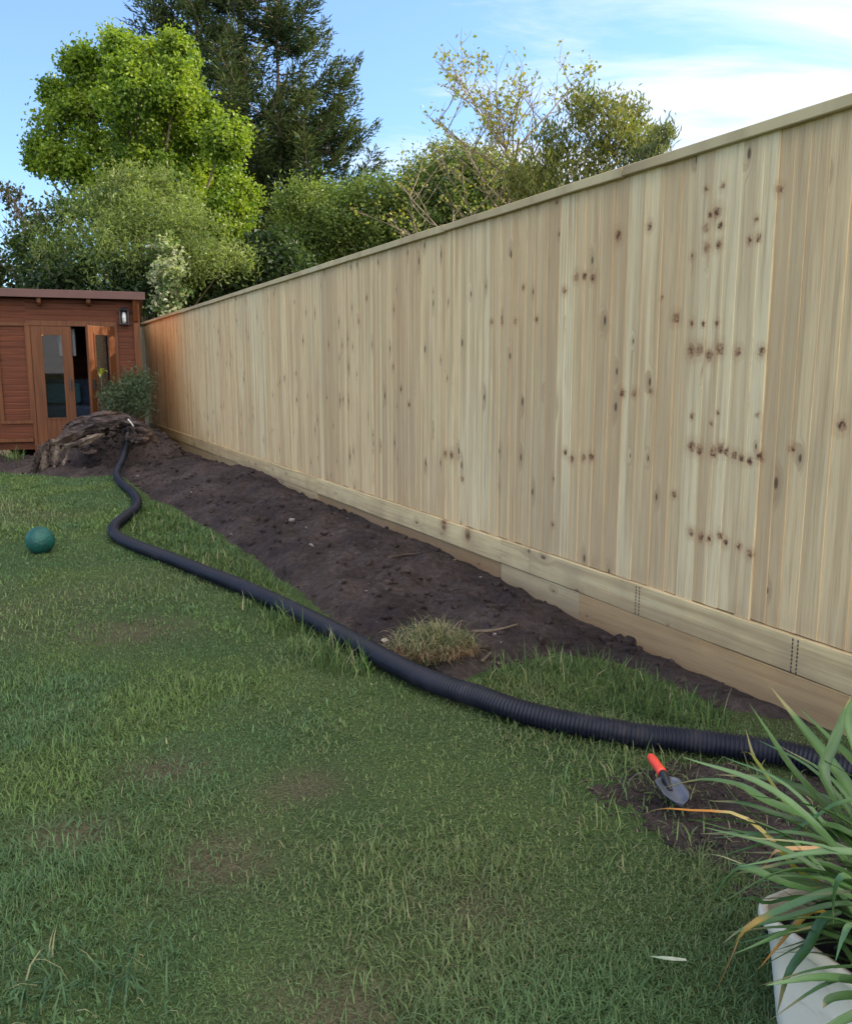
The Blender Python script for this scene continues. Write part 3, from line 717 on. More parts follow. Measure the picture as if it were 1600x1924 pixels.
def crown_from(centres, radii, per_m3, cl_leaf, cl_sig, L, W, cols, upright=0.0, shell=0.45, rng=RNG, squash=1.0, sub=5, subr=.42, rag=0.12):
    cs = [np.asarray(c) for c in centres]; rs = list(radii)
    for c, r in zip(list(cs), list(rs)):
        for d in rdir(sub, rng): cs.append(c + d * r * np.array([1, 1, .9]) * rng.uniform(.7, 1.0 + rag)); rs.append(r * subr * rng.uniform(.55, 1.3))
    Cs = []; Ou = []
    for c, r in zip(cs, rs):
        n = max(3, int(per_m3 * 4.19 * r ** 3 * squash)); d = rdir(n, rng); rr = (shell ** 3 + (1 - shell ** 3) * rng.random(n)) ** (1 / 3) * r
        rr *= 1 + 0.22 * (fbm(d[:, 0] * 2.2 + c[0], d[:, 2] * 2.2 + c[2], 2, 3) - 0.5) * 2
        Cs.append(c + d * rr[:, None] * np.array([1, 1, squash])); Ou.append(d)
    Cs = np.vstack(Cs); Ou = np.vstack(Ou); n = len(Cs); k = rng.poisson(cl_leaf, n) + 3
    idx = np.repeat(np.arange(n), k); off = rng.normal(0, cl_sig, (len(idx), 3)); P = Cs[idx] + off; m = len(P)
    cc = np.array(cols)[rng.integers(0, len(cols), n)] * rng.normal(1, 0.10, (n, 1))
    Nn = Ou[idx] * .7 + unit(off) * .7 + rdir(m, rng) * .75 + np.array([0, 0, .55])
    U = rdir(m, rng) + np.array([0, 0, upright]); col = jit((1, 1, 1), m, 0.10, rng) * cc[idx]
    return cards(P, U, Nn, L * rng.uniform(0.7, 1.3, m), W * rng.uniform(0.7, 1.3, m), np.clip(col, .003, .8)), Cs[:len(centres)]
def lobes(list_px, y, yj=0.6, rng=RNG):
    C = []; Rr = []
    for (a, b, r) in list_px:
        yy = y + rng.uniform(-yj, yj); C.append(D(a, b, yy)); Rr.append(r * mpp(yy, b))
    return C, Rr
def limbs(mb, base, tops, r0, rng=RNG, fork=0.45):
    base = np.asarray(base, float)
    mean = np.mean(tops, axis=0); fk = base + (mean - base) * fork
    mb.tube(spline([base, (base + fk) / 2 + rng.normal(0, .05, 3), fk], 8), np.linspace(r0, r0 * .7, 8), 9)
    for tp in tops:
        tp = np.asarray(tp); midp = fk + (tp - fk) * 0.5 + np.array([0, 0, -0.12 * np.linalg.norm(tp - fk)]) * 0.3 + rng.normal(0, .08, 3)
        st0 = fk + (base - fk) * rng.uniform(0, .3)
        mb.tube(spline([st0, midp, tp], 8), np.linspace(r0 * .28, r0 * .06, 8), 6)
def plant(name, label, cat, lob, y, per, cl, sig, L, W, cols, mat='leaf', base_px=None, upright=0.0, r0=0.06, shell=0.45, yj=0.6, crown='crown', trunk='trunk', group=None, barkm='bark', seed=1, squash=1.0, zbase=-0.1, sub=5, subr=.42):
    rng = np.random.default_rng(seed)
    C, Rr = lobes(lob, y, yj, rng)
    b = np.mean(C, axis=0); b[2] = zbase
    if base_px is not None: b[0] = D(base_px, 700, y)[0]
    b[1] = y
    o = empty(name, b.tolist(), label, cat, group=group)
    (V, Fq, col), Cs = crown_from(C, Rr, per, cl, sig, L, W, cols, upright, shell, rng, squash, sub, subr)
    me = new_mesh(crown, V - b, [Fq], M[mat], attrs={'col': col}); link(crown, me, o)
    mb = MB(); limbs(mb, np.zeros(3), [c - b for c in C], r0, rng); mb.build(trunk, M[barkm], o, smooth=True)
    return o
GREEN = [(0.125, 0.205, 0.020), (0.165, 0.245, 0.022), (0.09, 0.165, 0.020), (0.20, 0.275, 0.026)]
plant('broadleaf_tree', 'bright green broadleaf tree with a rounded crown in front of the dark conifer', 'tree',
      [(228,105,42),(322,112,34),(165,180,62),(275,190,82),(130,262,60),(225,275,85),(345,235,58),(423,258,30),(350,315,72),(440,375,40),(300,370,85),(90,290,16),(75,300,10),(110,305,18),(105,180,14),(150,120,18),(230,92,16),(330,100,14),(400,335,48),(180,340,62),(265,120,40),(205,140,45),(415,400,40),(330,160,40)],
      20.0, 8.5, 74, 0.125, 0.090, 0.070, GREEN, base_px=270, sub=11, subr=.32, r0=0.22, yj=1.2, seed=21)
OLIVE = [(0.13, 0.185, 0.050), (0.155, 0.21, 0.060), (0.10, 0.15, 0.042), (0.19, 0.235, 0.08)]
plant('willow_shrub', 'pale olive shrub with upright fine twigs directly behind the summerhouse', 'shrub',
      [(250,380,60),(320,395,62),(185,430,68),(385,460,62),(270,460,85),(120,470,48),(340,500,70),(200,500,60),(430,490,45),(290,345,30),(230,350,30)],
      16.5, 42.0, 30, 0.12, 0.10, 0.028, OLIVE, upright=0.9, base_px=270, r0=0.07, seed=5, crown='foliage', trunk='stem')
DARK = [(0.024, 0.050, 0.016), (0.032, 0.062, 0.020), (0.020, 0.040, 0.016), (0.045, 0.075, 0.022)]
plant('laurel_shrub', 'dark green leafy shrub behind the fence end right of the summerhouse', 'shrub',
      [(400,520,55),(460,505,50),(520,500,45),(370,560,50),(440,550,50),(300,590,35),(345,595,40),(500,475,38),(550,490,30)],
      17.0, 46.0, 16, 0.12, 0.12, 0.07, DARK, base_px=430, r0=0.07, seed=6, crown='foliage', trunk='stem', yj=.5)
plant('evergreen_shrub', 'dark evergreen shrub low behind the summerhouse roof', 'shrub',
      [(220,540,40),(160,530,45),(260,545,40),(110,530,40),(60,545,30)],
      15.9, 60.0, 16, 0.11, 0.13, 0.07, DARK, base_px=180, r0=0.06, seed=8, crown='foliage', trunk='stem', yj=.3)
plant('variegated_shrub', 'pale silvery leaved shrub just right of the summerhouse roof corner', 'shrub',
      [(312,470,20),(322,500,22),(308,525,20),(330,545,18),(303,560,18),(318,580,16)],
      15.3, 220.0, 11, 0.06, 0.085, 0.055, [(0.30, 0.34, 0.22), (0.22, 0.28, 0.15), (0.10, 0.17, 0.06), (0.36, 0.38, 0.28)], base_px=315, r0=0.03, seed=9, crown='foliage', trunk='stem', yj=.15)
plant('garden_shrub', 'mid green shrub at the far left edge beyond the summerhouse', 'shrub',
      [(20,530,48),(70,500,40),(-40,520,60),(100,440,34),(60,470,34),(140,400,30),(-120,510,70),(30,560,40),(90,545,40),(-20,580,50),(130,520,40)],
      18.0, 38.0, 15, 0.13, 0.12, 0.075, [(0.045, 0.085, 0.022), (0.065, 0.105, 0.028), (0.03, 0.06, 0.02), (0.10, 0.12, 0.045)], base_px=30, r0=0.06, seed=10, crown='foliage', trunk='stem')
HEDGE = [(0.10, 0.155, 0.036), (0.13, 0.19, 0.042), (0.075, 0.125, 0.030), (0.16, 0.21, 0.05)]
hl = []
hr = random.Random(4)
for i, px in enumerate(range(550, 1030, 26)):
    top = 345 + 20 * math.sin(px * .013) - (px - 550) * 0.02 + hr.uniform(-12, 12)
    top -= 26 * float(sstep(700, 860, px))
    hl += [(px, top + 18, 30), (px + 6, top + 65, 40), (px - 4, top + 115, 42)]
plant('hedge', 'long bushy green hedge showing above the middle of the fence', 'hedge', hl, 19.5, 56.0, 30, 0.12, 0.08, 0.045, HEDGE, base_px=760, r0=0.05, seed=12, upright=0.4, crown='foliage', trunk='stem', yj=.7)
plant('bay_shrub', 'tall olive green bush of upright shoots above the fence beside the sparse tree', 'shrub',
      [(1085,235,24),(1080,200,14),(1130,255,32),(1060,290,36),(1165,235,22),(1110,310,45),(1160,290,36),(1010,320,36),(1190,215,12),(1180,255,22),(1200,285,18),(975,340,30),(1115,200,12),(1050,330,42),(1000,365,40),(1140,335,40),(1210,302,20),(1040,265,22),(1225,262,8),(1150,205,14)],
      12.5, 150.0, 11, 0.10, 0.10, 0.028, [(0.12, 0.15, 0.045), (0.16, 0.175, 0.05), (0.08, 0.11, 0.035), (0.21, 0.20, 0.06)], base_px=1100, r0=0.05, seed=13, upright=1.2, crown='foliage', trunk='stem', yj=.4, shell=.2)
plant('wispy_shrub', 'small wispy grey-green shoot tip poking above the fence right of the olive bush', 'shrub',
      [(1240,272,14),(1225,290,14),(1250,255,7),(1215,300,12)],
      11.5, 160.0, 8, 0.07, 0.10, 0.02, [(0.10, 0.13, 0.06), (0.13, 0.15, 0.07)], base_px=1232, r0=0.02, seed=14, upright=1.3, crown='foliage', trunk='stem', yj=.15, shell=.1)

# sparse young trees with bare twigs
def twig_tree(name, label, base, top, spread, r0, leaf_cols, nleaf, L, W, seed, levels=4, up=0.55, kids=(17, 6, 5, 4), zb=0.3, len0=.36):
    rng = np.random.default_rng(seed); base = np.asarray(base, float); Hh = top[2] - base[2]
    o = empty(name, base.tolist(), label, 'tree'); mb = MB(); tips = []
    def br(p, d, Ln, r, lev):
        n = 6; P = [p]; dd = d
        for i in range(n):
            dd = unit(dd + rng.normal(0, 0.09, 3) + np.array([0, 0, 0.05])); P.append(P[-1] + dd * Ln / n)
        P = np.array(P); mb.tube(P, np.linspace(r, r * .45, n + 1), 5 if lev else 8, cap=False)
        if lev >= levels - 1: tips.extend(P[2:]); return
        if lev >= 1: tips.extend(P[4:])
        k = kids[lev]
        for i in range(k):
            f = zb + (1 - zb) * (i + rng.random()) / k if lev == 0 else 0.25 + 0.75 * (i + rng.random()) / k
            q = P[0] + 0; j = min(int(f * n), n - 1); q = P[j] + (P[j + 1] - P[j]) * (f * n - j)
            a = rng.uniform(0, 2 * math.pi); side = unit(np.array([math.cos(a), math.sin(a) * .8, 0]))
            nd = unit(unit(P[j+1]-P[j]) * up + side * spread * (1.2 - 0.55 * f if lev == 0 else .55) + np.array([0, 0, .18]))
            br(q, nd, Ln * (len0 if lev == 0 else 0.55) * (1.2 - 0.66 * f if lev == 0 else 1.08 - .38 * f) * rng.uniform(.8, 1.15), r * (0.42 if lev == 0 else .5), lev + 1)
    br(np.zeros(3), unit(top - base), Hh, r0, 0)
    mb.build('trunk', M['pale_bark'], o, smooth=True)
    T = np.array(tips); w = np.clip(fbm(T[:, 0] * 1.1 + 3, T[:, 2] * 1.1, 2, seed) - 0.25, 0.08, 1); w /= w.sum()
    idx = rng.choice(len(T), nleaf, p=w); P = T[idx] + rng.normal(0, .05, (nleaf, 3))
    cc = np.array(leaf_cols)[rng.integers(0, len(leaf_cols), nleaf)] * jit((1, 1, 1), nleaf, .15, rng)
    V, Fq, col = cards(P, rdir(nleaf, rng), rdir(nleaf, rng), L * rng.uniform(.7, 1.3, nleaf), W * rng.uniform(.7, 1.3, nleaf), cc)
    link('crown', new_mesh('crown', V, [Fq], M['leaf'], attrs={'col': col}), o); return o
yb = 15.0
b_ = D(930, 520, yb); tp_ = D(926, 272, yb); b_[2] = 0
twig_tree('sparse_tree', 'sparse young tree with bare fanning twigs and few yellow-green leaves above the hedge', b_, tp_, 1.3, 0.042, [(0.22, 0.25, 0.05), (0.16, 0.20, 0.05), (0.26, 0.24, 0.05)], 1800, 0.07, 0.048, 33, zb=.50, up=.5, len0=.52)
b_ = D(55, 560, 19.0); tp_ = D(50, 420, 19.0); b_[2] = 0
twig_tree('sapling', 'thin sapling with sparse reddish green leaves at the far left above the shrubs', b_, tp_, 0.8, 0.04, [(0.07, 0.09, 0.03), (0.10, 0.085, 0.035), (0.05, 0.08, 0.025)], 650, 0.10, 0.065, 37, zb=.5)

# conifer
def conifer():
    rng = np.random.default_rng(77); y = 27.0
    base = D(474, 700, y); base[2] = 0; o = empty('conifer', base.tolist(), 'very tall dark conifer with feathery upswept branches behind the bright green tree', 'tree')
    mb = MB(); Cc = []; Uu = []; Nn = []; Ll = []; Ww = []; Co = []
    Ht = 17.5
    leaders = [(0, 0, Ht), (-1.4, .4, Ht - 1.5), (1.1, -.3, Ht - 5.5), (-2.3, -.2, Ht - 3.2), (2.2, .5, Ht - 8.5)]
    for lx, ly, h in leaders:
        mb.tube(spline([(lx * .12, ly * .1, 0), (lx * .45, ly * .5, h * .3), (lx * .95, ly, h * .6), (lx, ly, h)], 10), np.linspace(.28 if lx == 0 else .14, .03, 10), 8)
    nb = 470
    for i in range(nb):
        lx, ly, h = leaders[rng.integers(0, len(leaders))]
        f = rng.uniform(0.12, 0.99); z = f * h
        fx = min(1, z / (h * .6)); p0 = np.array([lx * (.12 + .83 * fx), ly * fx, z])
        a = rng.uniform(0, 2 * math.pi); side = np.array([math.cos(a), math.sin(a), 0])
        Rm = np.interp(z, [1.5, 4, 6.5, 8, 11, 12.8, 15, 17.5], [2.6, 2.9, 3.2, 3.2, 2.45, 1.6, 1.2, .6])
        Ln = max(0.5, Rm * rng.uniform(.6, 1.05) - 0.55 * max(0, np.dot(p0[:2], side[:2])))
        n = 9; tt = np.linspace(0, 1, n)
        rise = rng.uniform(.2, .75)
        P = p0 + side * (tt * Ln)[:, None] + np.array([0, 0, 1.0]) * ((-.12 * np.sin(tt * math.pi) + rise * tt ** 1.8) * Ln)[:, None] + rng.normal(0, .03, (n, 3))
        mb.tube(P, np.linspace(.035, .006, n), 5, cap=False)
        m = int(Ln * 125); q = rng.uniform(.18, 1.0, m) ** .8
        j = np.minimum((q * (n - 1)).astype(int), n - 2); u = (q * (n - 1) - j)[:, None]
        B = P[j] * (1 - u) + P[j + 1] * u; T = unit(P[j + 1] - P[j])
        sdir = unit(np.cross(T, (0, 0, 1.0))) * rng.choice([-1, 1], m)[:, None]
        wid = (0.08 + 0.30 * np.sin(np.clip(q, 0, 1) * math.pi * .92))
        off = sdir * (wid * rng.random(m) * min(1.0, Ln / 2.2))[:, None] + rng.normal(0, .06, (m, 3)) + np.array([0, 0, -.10]) * rng.random((m, 1))
        Cc.append(B + off); Uu.append(T * .9 + sdir * .75 + np.array([0, 0, -.05]) + rng.normal(0, .35, (m, 3)))
        Nn.append(np.array([0, 0, 1.0]) + rng.normal(0, .5, (m, 3)))
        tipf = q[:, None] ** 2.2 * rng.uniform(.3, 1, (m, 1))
        c = np.array([0.022, 0.050, 0.026]) * (1 - tipf) + np.array([0.095, 0.115, 0.034]) * tipf  # tips painted lighter olive, a sunlit look put into the colour
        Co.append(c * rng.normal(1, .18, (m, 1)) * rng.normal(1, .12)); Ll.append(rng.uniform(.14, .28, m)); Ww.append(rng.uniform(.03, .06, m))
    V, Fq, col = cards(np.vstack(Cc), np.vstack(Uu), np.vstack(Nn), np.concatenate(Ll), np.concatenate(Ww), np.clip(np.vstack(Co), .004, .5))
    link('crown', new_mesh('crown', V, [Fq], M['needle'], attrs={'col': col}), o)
    mb.build('trunk', M['bark'], o, smooth=True)
conifer()

# ================================================================== HEAP, STUMP, STONES
heap_c = G(195, 878); heap_c[1] += 0.45
def heap_z(x, y):
    dx = (x - heap_c[0] - 0.05) / 0.86; dy = (y - heap_c[1]) / 0.60
    r = np.sqrt(dx * dx + dy * dy); 
    return 0.60 * np.clip(1 - r ** 2.2, 0, 1) * (0.9 + 0.35 * (fbm(x * 3, y * 3, 3, 7) - .5)) + (fbm(x * 9, y * 9, 4, 17) - .5) * 0.10 * np.clip(1.1 - r, 0, 1) - 0.03 * (r > 1.0), r
X, Y = np.meshgrid(np.arange(-1.3, 1.3, .025) + heap_c[0], np.arange(-.9, .9, .025) + heap_c[1])
Z, r = heap_z(X, Y); base_z = soil_z(X, Y)[0]
V, Fq = grid_mesh(X - heap_c[0], Y - heap_c[1], Z + base_z - .015); keep = (r.ravel()[Fq] < 1.12).any(1); Fq = Fq[keep]
used = np.unique(Fq); rm = np.zeros(len(V), int); rm[used] = np.arange(len(used))
ho = link('soil_heap', new_mesh('soil_heap', V[used], [rm[Fq]], M['soil'], smooth=True)); ho.location = (heap_c[0], heap_c[1], 0)
tag(ho, 'dark heap of earth piled in front of the summerhouse doors', 'soil heap')
t = NT('weathered_wood'); o = t.obj(); g1 = t.noise(t.map(o, (4, 26, 26)), 1.0, 5, 0.65, .6); g2 = t.noise(o, 3, 3)
c = t.mix(t.rng(g1, .35, .68), (0.008, 0.006, 0.007), (0.080, 0.062, 0.060)); c = t.mix(t.math('MULTIPLY', t.rng(g2, .45, .65), .5), c, (0.10, 0.065, 0.045))
t.bsdf(c, .9, t.bump(g1, .8, .015), .15); M['old_wood'] = t.m
def slab(name, P, w, th, parent, seed, mat='old_wood'):
    """irregular split piece of wood following the polyline P (local space)"""
    rr = np.random.default_rng(seed); C = spline(P, 14); n = len(C); T = unit(np.gradient(C, axis=0)); V = []
    Sd = unit(np.cross(T, np.array([0, 0.25, 1.0]))); Up = np.cross(Sd, T); k = 10; ang = np.linspace(0, 2 * math.pi, k, endpoint=False)
    jag = 1 + rr.normal(0, .13, k)
    for i in range(n):
        f = i / (n - 1); tw = (0.55 + .9 * math.sin(math.pi * (0.12 + .8 * f))) * (1 + rr.normal(0, .06))
        for j, a in enumerate(ang):
            V.append(C[i] + Sd[i] * math.cos(a) * w * .5 * jag[j] * tw * (1 + rr.normal(0, .07)) + Up[i] * math.sin(a) * th * .5 * jag[(j + 3) % k] * tw * (1 + rr.normal(0, .1)) + rr.normal(0, .004, 3))
    f_ = [(i*k+j, i*k+(j+1) % k, (i+1)*k+(j+1) % k, (i+1)*k+j) for i in range(n-1) for j in range(k)] + [tuple(range(k))[::-1], tuple((n-1)*k+j for j in range(k))]
    mb = MB(); mb.add(V, f_)
    for q in range(5):                      # torn fibres along the piece
        i0 = int(rr.integers(0, n - 5)); off = rr.normal(0, .35, 2); mb.tube([C[i] + Sd[i] * w * off[0] + Up[i] * th * (.5 + abs(off[1]) * .3) + rr.normal(0, .008, 3) for i in range(i0, i0 + 5)], [.007, .012, .012, .008, .003], 5)
    return mb.build(name, M[mat], parent)
t = NT('split_wood'); o = t.obj(); g1 = t.noise(t.map(o, (9, 9, 3)), 1.0, 5, 0.65, .6)
t.bsdf(t.mix(t.rng(g1, .35, .68), (0.028, 0.020, 0.018), (0.17, 0.135, 0.115)), .9, t.bump(g1, .8, .015), .15); M['split_wood'] = t.m
sb = G(100, 888); stump = empty('tree_stump', sb.tolist(), 'grey weathered uprooted stump with splayed splintered roots lying on the earth heap', 'tree stump')
dY = sb[1]
def sp(px, py, dy=0.0): return D(px, py, dY + dy) - sb
def hs_(px, py, dy): 
    return D(px, py, dY + dy) - sb
slab('trunk', [hs_(112, 834, .12), hs_(150, 818, .18), hs_(195, 800, .24), hs_(240, 792, .3)], .30, .16, stump, 1)
slab('trunk', [hs_(130, 815, .3), hs_(165, 797, .32), hs_(205, 785, .36), hs_(245, 786, .4)], .30, .12, stump, 21)
slab('root', [hs_(84, 838, .0), hs_(104, 832, .04), hs_(128, 824, .1), hs_(150, 818, .16)], .13, .06, stump, 2, 'split_wood')
slab('root', [hs_(82, 834, -.02), hs_(73, 858, -.05), hs_(64, 888, -.08)], .05, .04, stump, 3, 'split_wood')
slab('root', [hs_(90, 836, -.02), hs_(84, 862, -.05), hs_(79, 889, -.07)], .07, .05, stump, 4, 'split_wood')
slab('root', [hs_(108, 834, .0), hs_(107, 860, -.02), hs_(101, 888, -.04)], .055, .045, stump, 5, 'split_wood')
rr_ = np.random.default_rng(72)
for q in range(9):
    x0_ = rr_.uniform(80, 130); L_ = rr_.uniform(18, 46); slab('root', [hs_(x0_, 834 + rr_.uniform(-3, 4), .02), hs_(x0_ - rr_.uniform(1, 6), 834 + L_ * .5, -.01), hs_(x0_ - rr_.uniform(4, 14), 834 + L_, -.04)], rr_.uniform(.015, .04), rr_.uniform(.012, .03), stump, 80 + q, ['split_wood', 'old_wood'][q % 2])
slab('root', [hs_(122, 838, .0), hs_(150, 834, .02), hs_(176, 822, .08), hs_(196, 816, .14)], .085, .05, stump, 6, 'split_wood')
slab('root', [hs_(128, 818, .04), hs_(150, 806, .1), hs_(172, 806, .12), hs_(200, 800, .2)], .07, .045, stump, 7)
slab('root', [hs_(186, 806, .1), hs_(204, 800, .14), hs_(214, 808, .14), hs_(208, 820, .12)], .12, .10, stump, 8)
slab('root', [hs_(228, 790, .2), hs_(252, 797, .22), hs_(276, 815, .24), hs_(296, 832, .26)], .16, .09, stump, 9)
slab('root', [hs_(150, 846, .0), hs_(165, 850, -.02), hs_(182, 849, .02)], .07, .05, stump, 10)
slab('root', [hs_(176, 790, .24), hs_(200, 784, .28), hs_(225, 786, .3), hs_(248, 786, .3)], .12, .08, stump, 12)
rr_ = np.random.default_rng(71); mb = MB()
for q in range(46):
    a_ = rr_.uniform(95, 290); e_ = np.interp(a_, [80, 130, 200, 240, 300], [838, 815, 790, 786, 830]) + rr_.uniform(-4, 22); dy_ = np.interp(e_, [780, 860], [.32, -.02]) + rr_.normal(0, .03)
    p_ = hs_(a_, e_, dy_); dd_ = np.array([rr_.normal(0, .7), rr_.normal(0, .4), rr_.normal(-.15, .45)]); L_ = rr_.uniform(.06, .26)
    mb.tube(spline([p_, p_ + dd_ * L_ * .5 + rr_.normal(0, .02, 3), p_ + dd_ * L_ + np.array([0, 0, -.04])], 7), np.linspace(rr_.uniform(.004, .010), .002, 7), 5)
mb.build('root', M['old_wood'], stump, smooth=True)
slab('root', [hs_(235, 820, .08), hs_(255, 828, .1), hs_(280, 826, .16)], .10, .07, stump, 13)
tk = MB(); p0, p1 = D(241, 788, dY - .06), D(251, 801, dY - .12); tk.tube(spline([p0 - p1, (p0 - p1) * .5 + np.array([0, 0, .004]), np.zeros(3)], 6), [.011, .010, .009, .009, .008, .006], 7)
M['pale_stick'] = mat_plain('pale_stick', (0.45, 0.42, 0.38), .8, .2, 30, .3)
o_ = tk.build('stick', M['pale_stick'], None, smooth=True); o_.location = p1.tolist(); tag(o_, 'short pale broken stick on top of the heap beside the pipe end', 'stick')

M['stone_pale'] = mat_plain('pale_stone', (0.32, 0.27, 0.24), .85, .25, 25, .4)
M['stone_grey'] = mat_plain('grey_stone', (0.17, 0.15, 0.145), .85, .3, 25, .4)
def rock_mesh(name, seed, mat, flat=.6):
    rr = np.random.default_rng(seed); bm = bmesh.new(); bmesh.ops.create_icosphere(bm, subdivisions=2, radius=1)
    ax = rdir(9, rr); lim = rr.uniform(.55, .9, 9)
    for v in bm.verts:
        p = np.array(v.co)
        for a, l in zip(ax, lim):
            e = p @ a
            if e > l: p = p - a * (e - l)
        v.co = Vector((p[0], p[1] * .8, p[2] * flat))
    me = bpy.data.meshes.new(name); bm.to_mesh(me); bm.free(); me.materials.append(mat); return me
def on_soil(px, py):
    p = G(px, py, 0.05)
    for _ in range(5):
        z, d = soil_z(np.array([p[0]]), np.array([p[1]])); p = G(px, py, float(z[0]))
    return p
st_list = [(288, 869, .085, 'stone_pale', 'largest pale buff stone on the soil near the fence end'),
           (258, 897, .05, 'stone_grey', 'small pale flake of stone on the soil right beside the pipe bend'),
           (184, 891, .022, 'stone_pale', 'tiny white pebble at the lawn edge nearest the pipe below the heap'),
           (124, 887, .022, 'stone_pale', 'tiny white pebble at the lawn edge below the stump roots'),
           (548, 978, .045, 'stone_grey', 'flat grey stone on the soil in the middle of the bed'),
           (645, 1096, .032, 'stone_pale', 'pale pebble on the soil above the long grass by the pipe'),
           (585, 1026, .035, 'stone_grey', 'grey pebble on the soil halfway between pipe and fence'),
           (722, 1206, .030, 'stone_pale', 'pale sliver of stone touching the pipe left of the uprooted turf'),
           (912, 1127, .024, 'stone_pale', 'small white pebble on the soil near the brown gravel board'),
           (1048, 1172, .030, 'stone_pale', 'pale chip on the soil close under the fence right of the turf'),
           (930, 1194, .028, 'stone_grey', 'dull pebble on the soil just above the uprooted turf'),
           (575, 992, .022, 'stone_grey', 'tiny grey chip beside the flat grey stone on the soil')]
for i, (px, py, r0, mt, lab) in enumerate(st_list):
    p = on_soil(px, py); o_ = link('stone', rock_mesh('stone', 100 + i, M[mt])); s_ = r0 * .62
    o_.scale = (s_, s_, s_); o_.location = (p[0], p[1], p[2] + s_ * .25); o_.rotation_euler = (RNG.uniform(-.2, .2), RNG.uniform(-.2, .2), RNG.uniform(0, 6)); tag(o_, lab, 'stone', 'stones scattered on the soil')
# twigs lying on the soil
def lying_twig(px, lab, r=.006):
    P = np.array([on_soil(a, b) + np.array([0, 0, .012]) for a, b in px]); b = P[0].copy(); mb = MB(); mb.tube(spline(P - b, 12), np.linspace(r, r * .5, 12), 6)
    o_ = mb.build('twig', M['bark'], None, smooth=True); o_.location = b.tolist(); tag(o_, lab, 'twig', 'twigs lying on the soil')
lying_twig([(730, 1052), (760, 1046), (795, 1042)], 'thin straight twig on the soil near the fence')
lying_twig([(885, 1192), (930, 1189), (972, 1178)], 'dark twig on the soil to the right of the uprooted turf', .009)
lying_twig([(905, 1248), (918, 1236), (928, 1224)], 'short dark twig against the right side of the uprooted turf', .008)
# clods
def clods(name, n, zfn, x0, x1, y0, y1, fence_coords, smin, smax, mat, seed, dmin=.02, cols=None):
    rr = np.random.default_rng(seed); bm = bmesh.new(); bmesh.ops.create_icosphere(bm, subdivisions=1, radius=1); bv = np.array([v.co[:] for v in bm.verts]); bf = np.array([[v.index for v in f.verts] for f in bm.faces]); bm.free()
    a = rr.uniform(x0, x1, n); b = rr.uniform(y0, y1, n)
    if fence_coords: X = FB[0] + FD[0] * a + FN[0] * b; Y = FB[1] + FD[1] * a + FN[1] * b
    else: X, Y = a, b
    Z, d = zfn(X, Y); k = d > dmin; X, Y, Z = X[k], Y[k], Z[k]; n = len(X)
    s = smin * (smax / smin) ** (rr.random(n) ** 2.2)
    sc = s[:, None, None] * rr.uniform(.6, 1.25, (n, 1, 3)) * np.array([1, 1, .75]); V = bv[None] * rr.uniform(.7, 1.2, (n, len(bv), 1)) * sc
    V = V + np.stack([X, Y, Z + s * .2], 1)[:, None]; Fq = (bf[None] + (np.arange(n) * len(bv))[:, None, None]).reshape(-1, 3)
    tag(link(name, new_mesh(name, V.reshape(-1, 3), [Fq], mat, smooth=False)), kind='stuff')
def heap_all(x, y):
    z, r = heap_z(x, y); return z + soil_z(x, y)[0] - .015, 1.0 - r
clods('heap_crumbs', 1500, heap_all, heap_c[0] - 1, heap_c[0] + 1, heap_c[1] - .7, heap_c[1] + .7, False, .008, .045, M['soil'], 15)
clods('soil_crumbs', 9000, soil_z, -1.0, FEND - .3, 0.03, 3.0, True, .004, .036, M['soil'], 5)
clods('gravel_chips', 260, soil_z, -0.5, FEND - 1.5, 0.05, 1.6, True, .003, .012, M['stone_grey'], 6)
clods('loose_earth', 1500, bare_z, BAREP[:, 0].min(), BAREP[:, 0].max(), BAREP[:, 1].min(), BAREP[:, 1].max(), False, .004, .016, M['soil'], 7, .0)

# ================================================================== PIPE
hp = [(240, 783, .62), (239, 800, .52), (239, 822, .38), (236, 845, .25), (229, 866, .14), (222, 880, .09), (219, 893, .06), (228, 908, .05), (246, 922, .05), (257, 938, .05), (256, 952, .05), (240, 967, .05), (221, 982, .05), (213, 996, .05), (224, 1011, .05),
      (262, 1028, .05), (320, 1049, .05), (380, 1073, .05), (440, 1096, .05), (500, 1122, .05), (560, 1151, .055), (620, 1181, .055), (680, 1214, .055), (740, 1247, .055), (800, 1276, .055), (850, 1294, .055), (900, 1309, .055),
      (960, 1331, .055), (1030, 1350, .05), (1100, 1364, .05), (1200, 1381, .05), (1300, 1392, .05), (1400, 1405, .05), (1480, 1417, .05), (1560, 1438, .05), (1680, 1470, .05)]
P = []
for i, (a, b, z) in enumerate(hp):
    if i < 6: P.append(D(a, b, np.interp(i, [0, 5], [heap_c[1] - .02, G(222, 880, .09)[1]])))
    else:
        p = G(a, b, z); gzv = float(gz(p[0], p[1])); sz, dd = soil_z(np.array([p[0]]), np.array([p[1]]))
        g_ = max(gzv, float(sz[0])) if dd[0] > -0.05 else gzv
        P.append(G(a, b, z + g_))
P = resample(spline(P, 900), 0.0034)
k = np.arange(len(P)); rad = 0.0372 + 0.0030 * np.clip(np.sin(k * 2 * math.pi / 4.0 + .8) * 1.4, -1, 1)
pb = P[len(P) // 2].copy(); pb[2] = 0
mb = MB()
n = len(P); T = unit(np.gradient(P, axis=0)); A = unit(np.cross(T, (0, 0, 1.0))); B = np.cross(A, T); seg = 18; th = np.linspace(0, 2 * math.pi, seg, endpoint=False)
V = (P - pb)[:, None] + rad[:, None, None] * (np.cos(th)[None, :, None] * A[:, None] + np.sin(th)[None, :, None] * B[:, None])
i = (np.arange(n - 1)[:, None] * seg + np.arange(seg)[None]); j = (np.arange(n - 1)[:, None] * seg + (np.arange(seg)[None] + 1) % seg)
